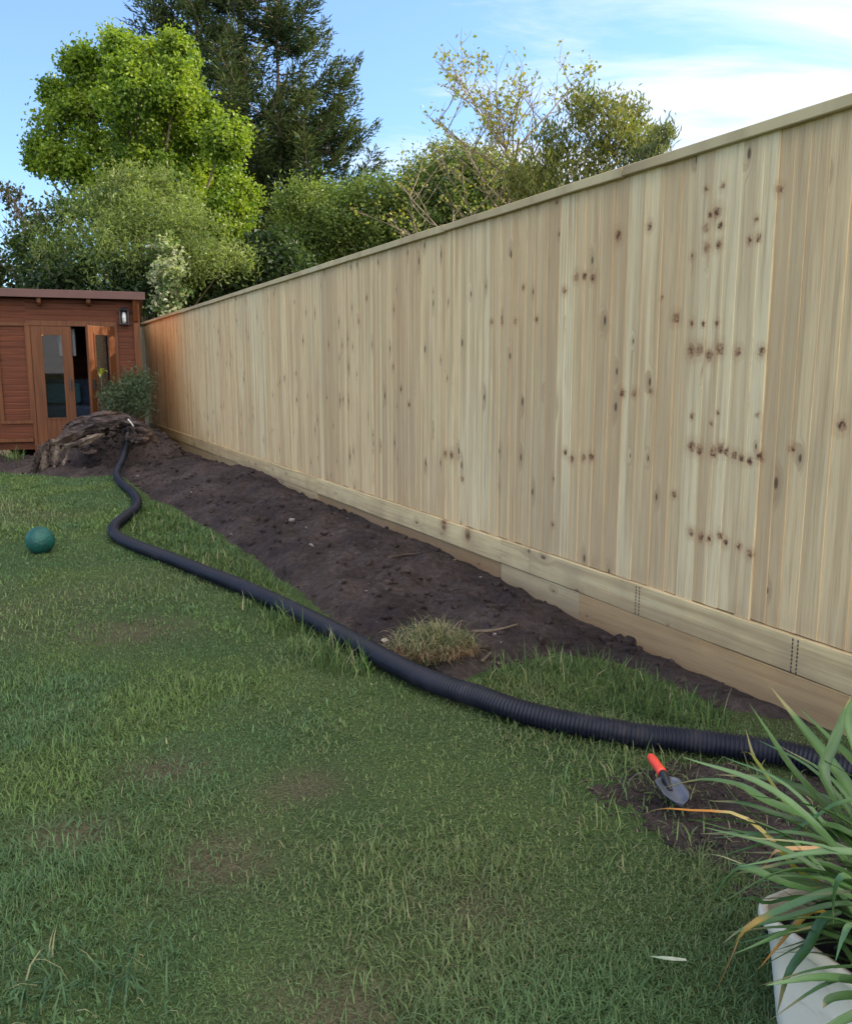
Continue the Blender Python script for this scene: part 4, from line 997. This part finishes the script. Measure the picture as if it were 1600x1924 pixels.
Fq = np.stack([i, j, j + seg, i + seg], -1).reshape(-1, 4)
t = NT('black_plastic'); o = t.obj(); nn = t.noise(o, 7, 5, .65)
c = t.mix(t.rng(nn, .45, .75), (0.005, 0.007, 0.016), (0.014, 0.016, 0.030)); c = t.mix(t.math('MULTIPLY', t.rng(t.noise(o, 3.5, 6, .7), .56, .72), .5), c, (0.050, 0.042, 0.040)); t.bsdf(c, t.rng(nn, .3, .7, .42, .6), None, .28); M['pipe'] = t.m
po = link('drainage_pipe', new_mesh('drainage_pipe', V.reshape(-1, 3), [Fq], M['pipe'], smooth=True)); po.location = pb.tolist()
tag(po, 'long black corrugated flexible pipe snaking from the heap along the lawn edge', 'pipe')
PIPE = P

# ================================================================== BALL, TROWEL, POT
bp = G(71, 1043); brad = .092; bz = float(gz(bp[0], bp[1]))
t = NT('ball_rubber'); o = t.obj(); v = t.n('ShaderNodeTexVoronoi', {'Vector': o, 'Scale': 60.0}); n1 = t.noise(o, 14, 3)
t.bsdf(t.mix(t.rng(n1, .35, .7), (0.004, 0.050, 0.044), (0.005, 0.082, 0.068)), .55, t.bump(v.outputs['Distance'], .5, .006), .4); M['ball'] = t.m
bm = bmesh.new(); bmesh.ops.create_uvsphere(bm, u_segments=40, v_segments=24, radius=brad); me = bpy.data.meshes.new('ball'); bm.to_mesh(me); bm.free(); me.materials.append(M['ball']); me.polygons.foreach_set('use_smooth', np.ones(len(me.polygons), bool))
bo = link('ball', me); bo.location = (bp[0], bp[1] + .05, bz + brad * .88); tag(bo, 'teal green rubber play ball lying on the lawn at the left', 'ball')

ta, tb = G(1221, 1421, .085), G(1281, 1504, .06)
tv = tb - ta; tl = float(np.linalg.norm(tv)); tro = empty('trowel', ta.tolist(), 'small hand trowel with orange handle and grey blade on the muddy grass', 'trowel')
tro.rotation_euler = Vector(tv.tolist()).to_track_quat('X', 'Z').to_euler()
M['orange'] = mat_plain('orange_plastic', (0.66, 0.060, 0.035), .45, .1, 20, .05)
t = NT('steel'); o = t.obj(); nn = t.noise(o, 30, 4); t.bsdf(t.mix(nn, (0.06, 0.07, 0.10), (0.125, 0.14, 0.18)), .45, None, .5, Metallic=.35); M['steel'] = t.m
HL = .088
mb = MB(); mb.tube([(-.002, 0, 0), (.004, 0, 0), (.03, 0, 0), (.07, 0, 0), (HL - .01, 0, 0), (HL, 0, 0)], [.008, .012, .0140, .0132, .0145, .013], 14); mb.build('handle', M['orange'], tro, smooth=True)
mb = MB(); mb.tube([(HL - .01, 0, 0), (HL + .015, 0, .0), (HL + .04, 0, -.010), (HL + .06, 0, -.016)], [.0125, .011, .008, .006], 10); mb.build('ferrule', M['dark_metal'], tro, smooth=True)
bl = tl - HL - .005; V = []; nu, nw = 14, 9
for a in range(nu):
    f = a / (nu - 1); wd = .037 * min(1, (f / .16) ** .5 if f < .16 else 1) * (1 if f < .55 else math.cos((f - .55) / .45 * math.pi / 2) ** .6 + .02)
    for b in range(nw):
        g_ = b / (nw - 1) * 2 - 1; V.append((HL + .012 + f * bl, g_ * wd, -.018 + .018 * g_ * g_ - .004 * f))
f_ = [(a*nw+b, a*nw+b+1, (a+1)*nw+b+1, (a+1)*nw+b) for a in range(nu-1) for b in range(nw-1)]
mb = MB(); mb.add(V, f_); bo_ = mb.build('blade', M['steel'], tro, smooth=True); sm = bo_.modifiers.new('thick', 'SOLIDIFY'); sm.thickness = .0022

pc = np.array([.588, 1.43]); PL, PW, PH = .62, .30, .245          # back-left rim corner, extends along -FD and along -FN
pcen = pc - FD[:2] * PL / 2 - FN[:2] * PW / 2
pz = float(gz(pcen[0], pcen[1])) - .005
trough = empty('planter', (pcen[0], pcen[1], pz), 'cream plastic trough planter standing on the grass in the near right corner', 'planter', math.atan2(FD[1], FD[0]))
def rrect(L, W, r, z, k=7):
    out = []
    for cx, cy, a0 in ((L/2-r, W/2-r, 0), (-L/2+r, W/2-r, 90), (-L/2+r, -W/2+r, 180), (L/2-r, -W/2+r, 270)):
        for i in range(k): a = R(a0 + 90 * i / (k - 1)); out.append((cx + r * math.cos(a), cy + r * math.sin(a), z))
    return out
t = NT('cream_plastic'); o = t.obj(); n1 = t.noise(o, 5, 5, .6); n2 = t.noise(t.map(o, (3, 3, 14)), 4, 4, .7)
c = t.mix(t.rng(n1, .3, .7), (0.70, 0.62, 0.50), (0.78, 0.71, 0.60)); c = t.mix(t.math('MULTIPLY', t.rng(n2, .55, .75), .35), c, (0.33, 0.27, 0.20)); t.bsdf(c, .42, t.bump(n2, .06, .003), .4); M['cream'] = t.m
lv = [(PL-.10, PW-.095, .03, 0.0), (PL-.085, PW-.08, .04, .004), (PL-.07, PW-.068, .045, .02), (PL-.045, PW-.042, .05, .14), (PL-.028, PW-.024, .052, PH-.035), (PL-.022, PW-.018, .052, PH-.030), (PL-.006, PW-.006, .055, PH-.026), (PL, PW, .055, PH-.018), (PL, PW, .055, PH-.006), (PL-.008, PW-.008, .053, PH), (PL-.022, PW-.022, .05, PH), (PL-.03, PW-.03, .048, PH-.006), (PL-.04, PW-.04, .045, PH-.05), (PL-.05, PW-.05, .045, PH-.09)]
V = []; kk = 28
for (l, w_, r_, z_) in lv: V += rrect(l, w_, r_, z_)
f_ = [(i*kk+j, i*kk+(j+1) % kk, (i+1)*kk+(j+1) % kk, (i+1)*kk+j) for i in range(len(lv)-1) for j in range(kk)] + [tuple(range(kk))[::-1]]
mb = MB(); mb.add(V, f_); mb.build('body', M['cream'], trough, smooth=True)
X, Y = np.meshgrid(np.linspace(-PL/2+.024, PL/2-.024, 40), np.linspace(-PW/2+.024, PW/2-.024, 22)); V, Fq = grid_mesh(X, Y, PH - .045 + (fbm(X * 30, Y * 30, 3, 2) - .5) * .03)
link('potting_soil', new_mesh('potting_soil', V, [Fq], M['soil'], smooth=True), trough)

# strap-leaved plant
def strap(mb, P, w, col_fn, rng, fold=.22, n=16, twist=0.0):
    """P runs from base to tip"""
    C = spline(P, n); T = unit(np.gradient(C, axis=0)); up = np.array([0, 0, 1.0])
    S = unit(np.cross(T, up + 1e-3)); 
    for i in range(1, n):
        if np.dot(S[i], S[i-1]) < 0: S[i] = -S[i]
    Nn = unit(np.cross(S, T)); f = np.linspace(0, 1, n); W = w * np.clip(np.minimum(1, .55 + f * 1.8) * (1 - f ** 3.2), .03, 1); tw = twist * f
    S2 = S * np.cos(tw)[:, None] + Nn * np.sin(tw)[:, None]; N2 = np.cross(S2, T)
    V = np.stack([C - S2 * W[:, None] * .5 + N2 * (W * fold)[:, None], C, C + S2 * W[:, None] * .5 + N2 * (W * fold)[:, None]], 1).reshape(-1, 3)
    fs_ = []
    for i in range(n - 1):
        a = i * 3; fs_ += [(a, a+1, a+4, a+3), (a+1, a+2, a+5, a+4)]
    cl = np.repeat(np.array([col_fn(x) for x in f]), 3, 0); cl = cl * np.tile(np.array([[.88], [1.22], [.92]]), (n, 1)) * rng.normal(1, .09, (len(cl), 1))
    if rng.random() < .35: cl[-9:] = cl[-9:] * .45 + np.array([.30, .21, .10]) * .55
    mb.add(V, fs_, col=np.clip(cl, .003, .9))
rng = np.random.default_rng(8)
pbase = np.array([pcen[0] + FD[0] * .06, pcen[1] + FD[1] * .06, pz + PH - .04])
plantE = empty('strap_leaf_plant', pbase.tolist(), 'clump of long arching green strap leaves, some yellowed, growing in the cream trough', 'plant')
g1, g2, g3 = np.array([.050, .115, .030]), np.array([.080, .155, .058]), np.array([.030, .075, .020])
yel, orn, brn, straw = np.array([.36, .27, .035]), np.array([.50, .20, .03]), np.array([.26, .12, .04]), np.array([.42, .38, .26])
def cg(a, b): return lambda f: a * (1 - f) + b * f
def cyel(f): return g1 * max(0, 1 - f * 3) + yel * min(1, f * 3) * (1 - max(0, f - .5)) + orn * max(0, f - .5) * 1.0
leaves = [ # (points base->tip in px, depth base, depth tip, width m, colour)
 ([(1600,1690),(1500,1640),(1455,1588),(1388,1534),(1300,1525),(1240,1521),(1207,1531)], 1.36, 1.62, .016, lambda f: g1 * .6 + yel * .5 if f < .3 else (yel * .7 + straw * .4 if f < .55 else (orn * .9 if f < .85 else straw))),
 ([(1640,1640),(1560,1560),(1440,1510),(1390,1480),(1320,1467),(1238,1482)], 1.40, 1.70, .030, cg(g1, g2)),
 ([(1680,1650),(1600,1560),(1530,1500),(1450,1466),(1345,1456)], 1.40, 1.72, .028, cg(g3, g1)),
 ([(1640,1640),(1560,1530),(1490,1450),(1450,1390),(1408,1323)], 1.42, 1.75, .021, cg(g3, g1)),
 ([(1680,1640),(1610,1510),(1555,1430),(1505,1365),(1448,1292)], 1.45, 1.85, .030, cg(g1, g1)),
 ([(1620,1600),(1548,1470),(1565,1400),(1585,1345),(1598,1308)], 1.45, 1.65, .022, cg(g3, g2)),
 ([(1700,1600),(1640,1480),(1600,1430),(1560,1390),(1500,1330)], 1.5, 1.9, .024, cg(g1, g1)),
 ([(1600,1660),(1500,1600),(1420,1572),(1360,1558),(1298,1539)], 1.36, 1.6, .016, cg(g1, g2)),
 ([(1600,1690),(1480,1665),(1420,1640),(1385,1636),(1345,1680),(1303,1756)], 1.30, 1.42, .020, cg(g1, g2)),
 ([(1600,1680),(1470,1655),(1400,1641),(1350,1660),(1278,1690)], 1.32, 1.45, .017, cg(g1, g2)),
 ([(1640,1710),(1600,1690),(1560,1679),(1470,1712),(1400,1750),(1375,1800),(1343,1866)], 1.24, 1.30, .020, lambda f: g2 if f < .6 else (yel * .5 + brn * .5 if f < .8 else brn)),
 ([(1640,1720),(1580,1700),(1470,1728),(1400,1745),(1355,1775)], 1.25, 1.32, .014, cg(g1, g2)),
 ([(1560,1720),(1525,1715),(1500,1738),(1465,1778),(1424,1822)], 1.28, 1.27, .021, lambda f: yel * (1 - f) + orn * f),
 ([(1580,1715),(1548,1730),(1520,1780),(1482,1830),(1459,1906)], 1.25, 1.24, .021, cg(g3, g3)),
 ([(1600,1690),(1545,1700),(1500,1730),(1480,1750),(1478,1760)], 1.30, 1.30, .012, cg(g3, g3 * .7)),
 ([(1680,1580),(1600,1505),(1500,1560),(1420,1592),(1365,1608),(1310,1642)], 1.40, 1.52, .017, cg(g1, g2)),
 ([(1640,1650),(1560,1600),(1520,1597),(1460,1600),(1440,1625),(1420,1640)], 1.34, 1.40, .014, lambda f: g1 if f < .3 else orn * .6 + straw * .4),
 ([(1600,1680),(1500,1660),(1430,1640),(1360,1612),(1325,1606),(1318,1620)], 1.34, 1.50, .008, lambda f: straw * .8 + g1 * .3),
 ([(1640,1640),(1520,1570),(1460,1490),(1412,1420),(1390,1415)], 1.4, 1.75, .012, cg(g1, yel * .5 + g1 * .4)),
 ([(1640,1690),(1500,1690),(1440,1700),(1400,1690),(1340,1720)], 1.28, 1.38, .016, cg(g3, g1)),
 ([(1660,1560),(1600,1400),(1598,1330),(1640,1290)], 1.45, 1.6, .02, cg(g1, g1)),
 ([(1640,1880),(1600,1875),(1560,1880),(1545,1895)], 1.1, 1.08, .02, cg(g3, g3)),
 ([(1640,1750),(1600,1740),(1585,1760),(1568,1810)], 1.2, 1.18, .012, cg(g2, g2)),
 ([(1640,1700),(1590,1650),(1570,1680),(1565,1740)], 1.2, 1.2, .02, cg(g2, g1)),
 ([(1640,1600),(1590,1520),(1500,1490),(1425,1440),(1400,1370)], 1.45, 1.8, .016, cg(g3, g1)),
 ([(1660,1620),(1580,1560),(1480,1540),(1400,1512),(1330,1505)], 1.4, 1.62, .02, cg(g1, g2)),
 ([(1620,1640),(1530,1600),(1450,1560),(1380,1500),(1325,1420)], 1.4, 1.72, .008, cg(g1, g3)),
]
mb = MB()
for pts, ya, yt, w_, cf in leaves:
    m = len(pts); PP = [D(a, b, ya + (yt - ya) * (i / (m - 1))) - pbase for i, (a, b) in enumerate(pts)]
    strap(mb, PP, w_, cf, rng, twist=rng.uniform(-.5, .5))
for i in range(260):
    a = rng.uniform(0, 2 * math.pi); Ln = rng.uniform(.22, .50); b0 = np.array([rng.uniform(-.16, .12) * FD[0] + rng.uniform(-.08, .08) * FN[0], rng.uniform(-.16, .12) * FD[1] + rng.uniform(-.08, .08) * FN[1], 0])
    d = np.array([math.cos(a), math.sin(a), 0]); el = rng.uniform(.35, 1.2); arch = rng.uniform(.1, .38)
    if (b0[0] + d[0] * Ln * math.cos(el) < -.30) or (d[1] < -.35 and d[0] < .2 and rng.random() < .8): continue
    P_ = [b0, b0 + d * Ln * .33 * math.cos(el) + np.array([0, 0, Ln * .36 * math.sin(el)]), b0 + d * Ln * .68 * math.cos(el * .8) + np.array([0, 0, Ln * (.66 * math.sin(el) - arch * .35)]), b0 + d * Ln * math.cos(el * .6) + np.array([0, 0, Ln * (.80 * math.sin(el) - arch)])]
    r_ = rng.random(); ca, cb_ = (g3, g1) if r_ < .5 else (g1, g2)
    strap(mb, P_, rng.uniform(.010, .022), cg(ca, cb_), rng, twist=rng.uniform(-.8, .8))
mb.build('leaves', M['strap_leaf'], plantE, smooth=True)
# fallen leaf on the lawn
P_ = [G(1289, 1805, .045), G(1262, 1804, .05), G(1240, 1801, .05), G(1218, 1797, .04)]
mb = MB(); b0 = P_[0].copy(); strap(mb, [p - b0 for p in P_], .012, cg(np.array([.42, .45, .38]), np.array([.25, .35, .22])), rng)
o_ = mb.build('fallen_leaf', M['strap_leaf'], None, smooth=True); o_.location = b0.tolist(); tag(o_, 'pale dried strap leaf lying on the lawn left of the trough', 'leaf')

# shrub and young plant before the summerhouse
def bush(name, label, px, py, rp, y, cols, seed, upright, L, W, n_lob, per, cl, sig):
    rr = np.random.default_rng(seed); lob = [(px + rr.uniform(-.75, .75) * rp, py + rr.uniform(-.7, .6) * rp * .8, rp * rr.uniform(.18, .45)) for _ in range(n_lob)]
    return plant(name, label, 'shrub', lob, y, per, cl, sig, L, W, cols, base_px=px + 4, r0=.018, seed=seed, upright=upright, crown='foliage', trunk='stem', yj=.12, zbase=.1, shell=.1)
bush('garden_bush', 'grey-green bushy shrub between the heap and the summerhouse corner', 226, 745, 50, 11.6, [(0.075, 0.12, 0.07), (0.10, 0.15, 0.085), (0.055, 0.095, 0.055), (0.13, 0.165, 0.10)], 41, .8, .055, .016, 13, 520, 14, .075)
yp = D(190, 790, 11.75); yp[2] = .30
ye = empty('young_plant', yp.tolist(), 'young plant with a few pale yellow-green leaves in front of the open door', 'plant')
mb = MB(); tp0 = D(190, 702, 11.75) - yp; mb.tube(spline([np.zeros(3), tp0 * .5 + np.array([.01, 0, 0]), tp0], 8), np.linspace(.008, .004, 8), 6); mb.build('stem', M['bark'], ye, smooth=True)
mb = MB(); yl = np.array([.33, .36, .05])
for a, tl_ in ((180, (178, 694)), (60, (191, 692)), (0, (203, 699)), (240, (188, 710)), (300, (196, 694)), (140, (184, 706))):
    tip = D(*tl_, 11.72) - yp; md = (tp0 + tip) / 2 + np.array([0, 0, .03]); strap(mb, [tp0 - np.array([0, 0, .03]), md, tip], .035, cg(yl * .8, yl), rng, n=8)
mb.build('leaf', M['strap_leaf'], ye, smooth=True)
M['terracotta'] = mat_plain('terracotta', (0.20, 0.05, 0.035), .8, .2, 15, .2)
mb = MB(); ph = .30
pr = [(.0, .0), (.10, 0), (.115, .05), (.14, .24), (.155, .24), (.155, .29), (.14, .29), (.135, .25), (.0, .25)]
Vv = []; k = 20
for (r_, z_) in pr: Vv += [(r_ * math.cos(a) + 1e-4, r_ * math.sin(a), z_) for a in np.linspace(0, 2 * math.pi, k, endpoint=False)]
mb.add(Vv, [(i*k+j, i*k+(j+1) % k, (i+1)*k+(j+1) % k, (i+1)*k+j) for i in range(len(pr)-1) for j in range(k)])
o_ = mb.build('plant_pot', M['terracotta'], None, smooth=True); o_.location = (yp[0], yp[1], yp[2] - .26); tag(o_, 'reddish pot holding the young plant before the open door', 'plant pot')

# ================================================================== GRASS
def blades(name, X, Y, Z, Lb, Wb, col, lean, seed, segs=3, kind='stuff', mat='grass', obj=True):
    rr = np.random.default_rng(seed); n = len(X); a = rr.uniform(0, 2 * math.pi, n); d = np.stack([np.cos(a), np.sin(a), np.zeros(n)], 1); s = np.stack([-np.sin(a), np.cos(a), np.zeros(n)], 1)
    base = np.stack([X, Y, Z], 1); lean = np.clip(lean * rr.uniform(.3, 1.5, n), 0.02, 1.6); V = []; rows = segs
    dz = np.zeros(n); dh = np.zeros(n); out = []
    ang = lean * .35
    pos = base.copy()
    for i in range(rows + 1):
        f = i / rows; w = Wb * (1 - f ** 1.6) * .5
        if i == rows: out.append(pos[:, None])
        else: out.append(np.stack([pos - s * w[:, None], pos + s * w[:, None]], 1))
        st_ = Lb / rows; pos = pos + d * (np.sin(ang) * st_)[:, None] + np.array([0, 0, 1.0]) * (np.cos(ang) * st_)[:, None]; ang = ang + lean * .9 / rows * 1.6
    V = np.concatenate(out, 1); m = V.shape[1]; ii = (np.arange(n) * m)[:, None]
    q = [ii + np.array([[2*i, 2*i+1, 2*i+3, 2*i+2]]) for i in range(rows - 1)]; q = np.stack(q, 1).reshape(-1, 4) if rows > 1 else np.zeros((0, 4), int)
    tr = ii + np.array([[2*(rows-1), 2*(rows-1)+1, 2*rows]])
    f = np.repeat(np.linspace(0, 1, rows + 1), [2] * rows + [1]); c = np.repeat(col, m, 0) 
    return V.reshape(-1, 3), q, tr, c
def merge_blades(name, parts):
    Vs, Q, T, C = [], [], [], []; o = 0
    for V, q, t_, c in parts: Vs.append(V); Q.append(q + o); T.append(t_ + o); C.append(c); o += len(V)
    me = new_mesh(name, np.vstack(Vs), [np.vstack(Q), np.vstack(T)], M['grass'], attrs={'col': np.vstack(C)}); return tag(link(name, me), kind='stuff')
GA, GB, GC, GD, GE = np.array([.080, .142, .054]), np.array([.110, .172, .050]), np.array([.084, .152, .062]), np.array([.130, .170, .068]), np.array([.19, .185, .10])
def grass_cols(X, Y, rr, dead=0.035):
    n = len(X); a = fbm(X * 1.3, Y * 1.3, 3, 61)[:, None]; b = fbm(X * 2.9 + 9, Y * 2.9, 3, 62)[:, None]; c3 = fbm(X * .8 + 2, Y * .8 + 7, 3, 63)[:, None]
    c = GA * (1 - sstep(.38, .62, a)) + GB * sstep(.38, .62, a); k = sstep(.5, .68, b); c = c * (1 - k) + GC * k
    k = sstep(.52, .68, c3) * .7; c = c * (1 - k) + GD * k
    dd = rr.random((n, 1)) < (dead + (.14) * sstep(.55, .7, c3)); c = np.where(dd, GE * rr.uniform(.5, 1.1, (n, 1)), c)
    return np.clip(c * rr.normal(1, .2, (n, 1)), .006, .6)
def pipe_d(X, Y):
    Q = PIPE[::12]; out = np.full(len(X), 9.0)
    for i in range(0, len(X), 20000):
        d = np.hypot(X[i:i+20000, None] - Q[None, :, 0], Y[i:i+20000, None] - Q[None, :, 1]); out[i:i+20000] = d.min(1)
    return out
def lawn_sample(n, y0, y1, rr, xl=.60, xr=.62):
    y = np.sqrt(rr.uniform(y0 ** 2, y1 ** 2, n)); x = rr.uniform(-1, 1, n); x = np.where(x < 0, x * (y * xl + 1.5), x * (y * xl + .45))
    s, t = st(x, y); _, d = soil_z(x, y); db = bare_z(x, y)[1]
    k = (t > .03) & (d < rr.uniform(-.03, .03, n)) & (rr.random(n) > sstep(-.10, .16, db) * .90)
    worn = sstep(.54, .70, fbm(x * .8 + 2, y * .8 + 7, 3, 63)); k &= rr.random(n) > worn * .45; k &= rr.random(n) > worn_at(x, y) * .75
    # not through the trough
    q = np.stack([x - pcen[0], y - pcen[1]], 1); k &= ~((np.abs(q @ FD[:2]) < PL/2 - .08) & (np.abs(q @ FN[:2]) < PW/2 - .07))
    k &= np.hypot(x - bp[0], y - bp[1] - .05) > .07
    return x[k], y[k]
parts = []
for (y0, y1, dens, L0, W0, segs, sd) in ((.6, 2.0, 26000, .027, .0028, 3, 1), (2.0, 3.6, 15000, .027, .0036, 3, 2), (3.6, 6.0, 5800, .027, .0058, 2, 3), (6.0, 10.6, 2700, .031, .0095, 2, 4)):
    rr = np.random.default_rng(sd); area = (y1 ** 2 - y0 ** 2) * .62 + 1.95 * (y1 - y0); X, Y = lawn_sample(int(area * dens), y0, y1, rr)
    hgt = .72 + 1.0 * sstep(.3, .75, fbm(X * 2.6, Y * 2.6, 3, 71)) * (.6 + .8 * vn(X * 11, Y * 11, 72))
    L = L0 * hgt * rr.uniform(.5, 1.35, len(X)); W = W0 * rr.uniform(.6, 1.3, len(X))
    parts.append(blades('g', X, Y, gz(X, Y) - .004, L, W, grass_cols(X, Y, rr), 1.55, sd, segs))
merge_blades('grass', parts)
# longer tufts beside the pipe and along the bed edge
parts = []
def tuft_area(poly, dens, L0, W0, cols, sd, lean=.95, dead=.08):
    Pp = poly_px(poly); rr = np.random.default_rng(sd); lo_, hi_ = Pp.min(0), Pp.max(0); n = int((hi_ - lo_).prod() * dens)
    X = rr.uniform(lo_[0], hi_[0], n); Y = rr.uniform(lo_[1], hi_[1], n); d = poly_dist(Pp, X, Y); k = (d > rr.uniform(-.06, .04, n)) & (fbm(X * 5, Y * 5, 2, sd) > rr.uniform(.25, .6, n)); X, Y = X[k], Y[k]
    sz, ds = soil_z(X, Y); Z = np.where(ds > -.03, sz, gz(X, Y)); k = pipe_d(X, Y) > .035; X, Y, Z = X[k], Y[k], Z[k]; n = len(X)
    c = np.array(cols)[rr.integers(0, len(cols), n)] * rr.normal(1, .2, (n, 1)); dd = rr.random((n, 1)) < dead; c = np.where(dd, GE * 1.3, c)
    parts.append(blades('t', X, Y, Z - .005, L0 * rr.uniform(.5, 1.3, n), W0 * rr.uniform(.6, 1.3, n), np.clip(c, .006, .6), lean, sd, 3))
LG = [(.060, .115, .030), (.075, .130, .034), (.045, .095, .032), (.085, .125, .040)]
tuft_area([(500,1160),(560,1160),(650,1215),(720,1270),(640,1280),(560,1240),(510,1200)], 3600, .12, .0055, LG, 201)
tuft_area([(285,950),(350,985),(440,1042),(525,1105),(535,1130),(480,1110),(400,1080),(330,1050),(270,1020),(250,990),(268,960)], 3600, .085, .007, LG, 202)
tuft_area([(905,1275),(1000,1250),(1130,1252),(1240,1290),(1330,1330),(1380,1370),(1200,1362),(1080,1345),(980,1318),(920,1300)], 3800, .115, .0045, LG, 203, 1.15)
tuft_area([(440,1110),(500,1130),(520,1160),(470,1160),(430,1140)], 3000, .09, .006, LG, 204)
tuft_area([(620,1290),(700,1260),(800,1310),(920,1340),(1100,1380),(1300,1400),(1180,1420),(1000,1390),(860,1350),(700,1310)], 2600, .075, .0045, LG, 205, 1.1)
tuft_area([(1000,1400),(1200,1400),(1300,1440),(1250,1600),(1150,1640),(1080,1560),(1020,1480)], 1800, .075, .0040, [tuple(GA), tuple(GB), tuple(GD)], 206, 1.2, .2)
tuft_area([(1250,1470),(1420,1430),(1560,1460),(1560,1640),(1420,1690),(1300,1600)], 900, .07, .0040, [tuple(GA), tuple(GB), tuple(GE)], 207, 1.2, .3)
tuft_area([(0,1790),(180,1760),(330,1850),(300,1940),(0,1940)], 2600, .085, .0042, [(.05, .105, .055), (.045, .095, .045), (.065, .12, .05)], 208, 1.1)
tuft_area([(-20,835),(35,838),(40,868),(-20,872)], 900, .2, .012, LG, 209, .8)
tuft_area([(640,1215),(700,1225),(770,1255),(800,1290),(730,1275),(660,1250)], 2600, .055, .0035, [(.22,.18,.11),(.17,.14,.08),(.10,.12,.05)], 210, 1.7, .3)
tuft_area([(0,1700),(200,1680),(380,1800),(360,1940),(0,1940)], 1500, .038, .0085, [(.075,.14,.06),(.06,.12,.05),(.09,.15,.055)], 211, 1.5, .02)
tuft_area([(500,1300),(700,1290),(760,1380),(620,1420),(480,1380)], 900, .034, .0085, [(.075,.14,.055),(.09,.15,.05)], 212, 1.5, .02)
tuft_area([(60,1330),(300,1310),(330,1420),(100,1450)], 700, .036, .009, [(.075,.14,.05),(.09,.15,.05)], 213, 1.5, .02)
merge_blades('long_grass', parts)
# uprooted turf
tc_ = on_soil(820, 1236); tu = empty('turf_clump', tc_.tolist(), 'uprooted clump of dry straggly grass on the soil beside the pipe', 'turf clump')
rr = np.random.default_rng(31); n = 1500; a = rr.uniform(0, 2 * math.pi, n); r_ = np.sqrt(rr.random(n)); X = np.cos(a) * r_ * .16 * (1 + .3 * np.sin(a * 3)) - .02; Y = np.sin(a) * r_ * .11 + .02; Zc = .075 * (1 - r_ ** 2)
colr = np.array([(.16, .17, .075), (.24, .21, .11), (.09, .125, .05), (.30, .26, .16), (.075, .11, .045)])[rr.integers(0, 5, n)] * rr.normal(1, .15, (n, 1))
V, q, t_, c = blades('t', X, Y, Zc + rr.uniform(-.03, .05, n), rr.uniform(.05, .17, n) * rr.uniform(.6, 1, n), np.full(n, .0032), np.clip(colr, .01, .6), rr.uniform(1.3, 3.4, n), 32, 5)
link('grass_blades', new_mesh('grass_blades', V, [q, t_], M['grass'], attrs={'col': c}), tu)
me = rock_mesh('root_mat', 55, mat_plain('root_mat', (0.085, 0.055, 0.035), .95, .4, 30, .8), .6); ro = link('root_mat', me, tu); ro.scale = (.185, .14, .095); ro.location = (0, 0, .03)
n = 160; a = rr.uniform(0, 6.28, n); r_ = rr.uniform(.6, 1, n); V, q, t_, c = blades('t', np.cos(a) * r_ * .18, np.sin(a) * r_ * .13 - .02, np.full(n, .03), rr.uniform(.05, .11, n), np.full(n, .003), np.array([(.16, .09, .05), (.22, .14, .08)])[rr.integers(0, 2, n)], 2.4, 34, 4)
link('loose_roots', new_mesh('loose_roots', V, [q, t_], M['grass'], attrs={'col': c}), tu)
print('verts', sum(len(o.data.vertices) for o in scene.objects if o.type == 'MESH'))
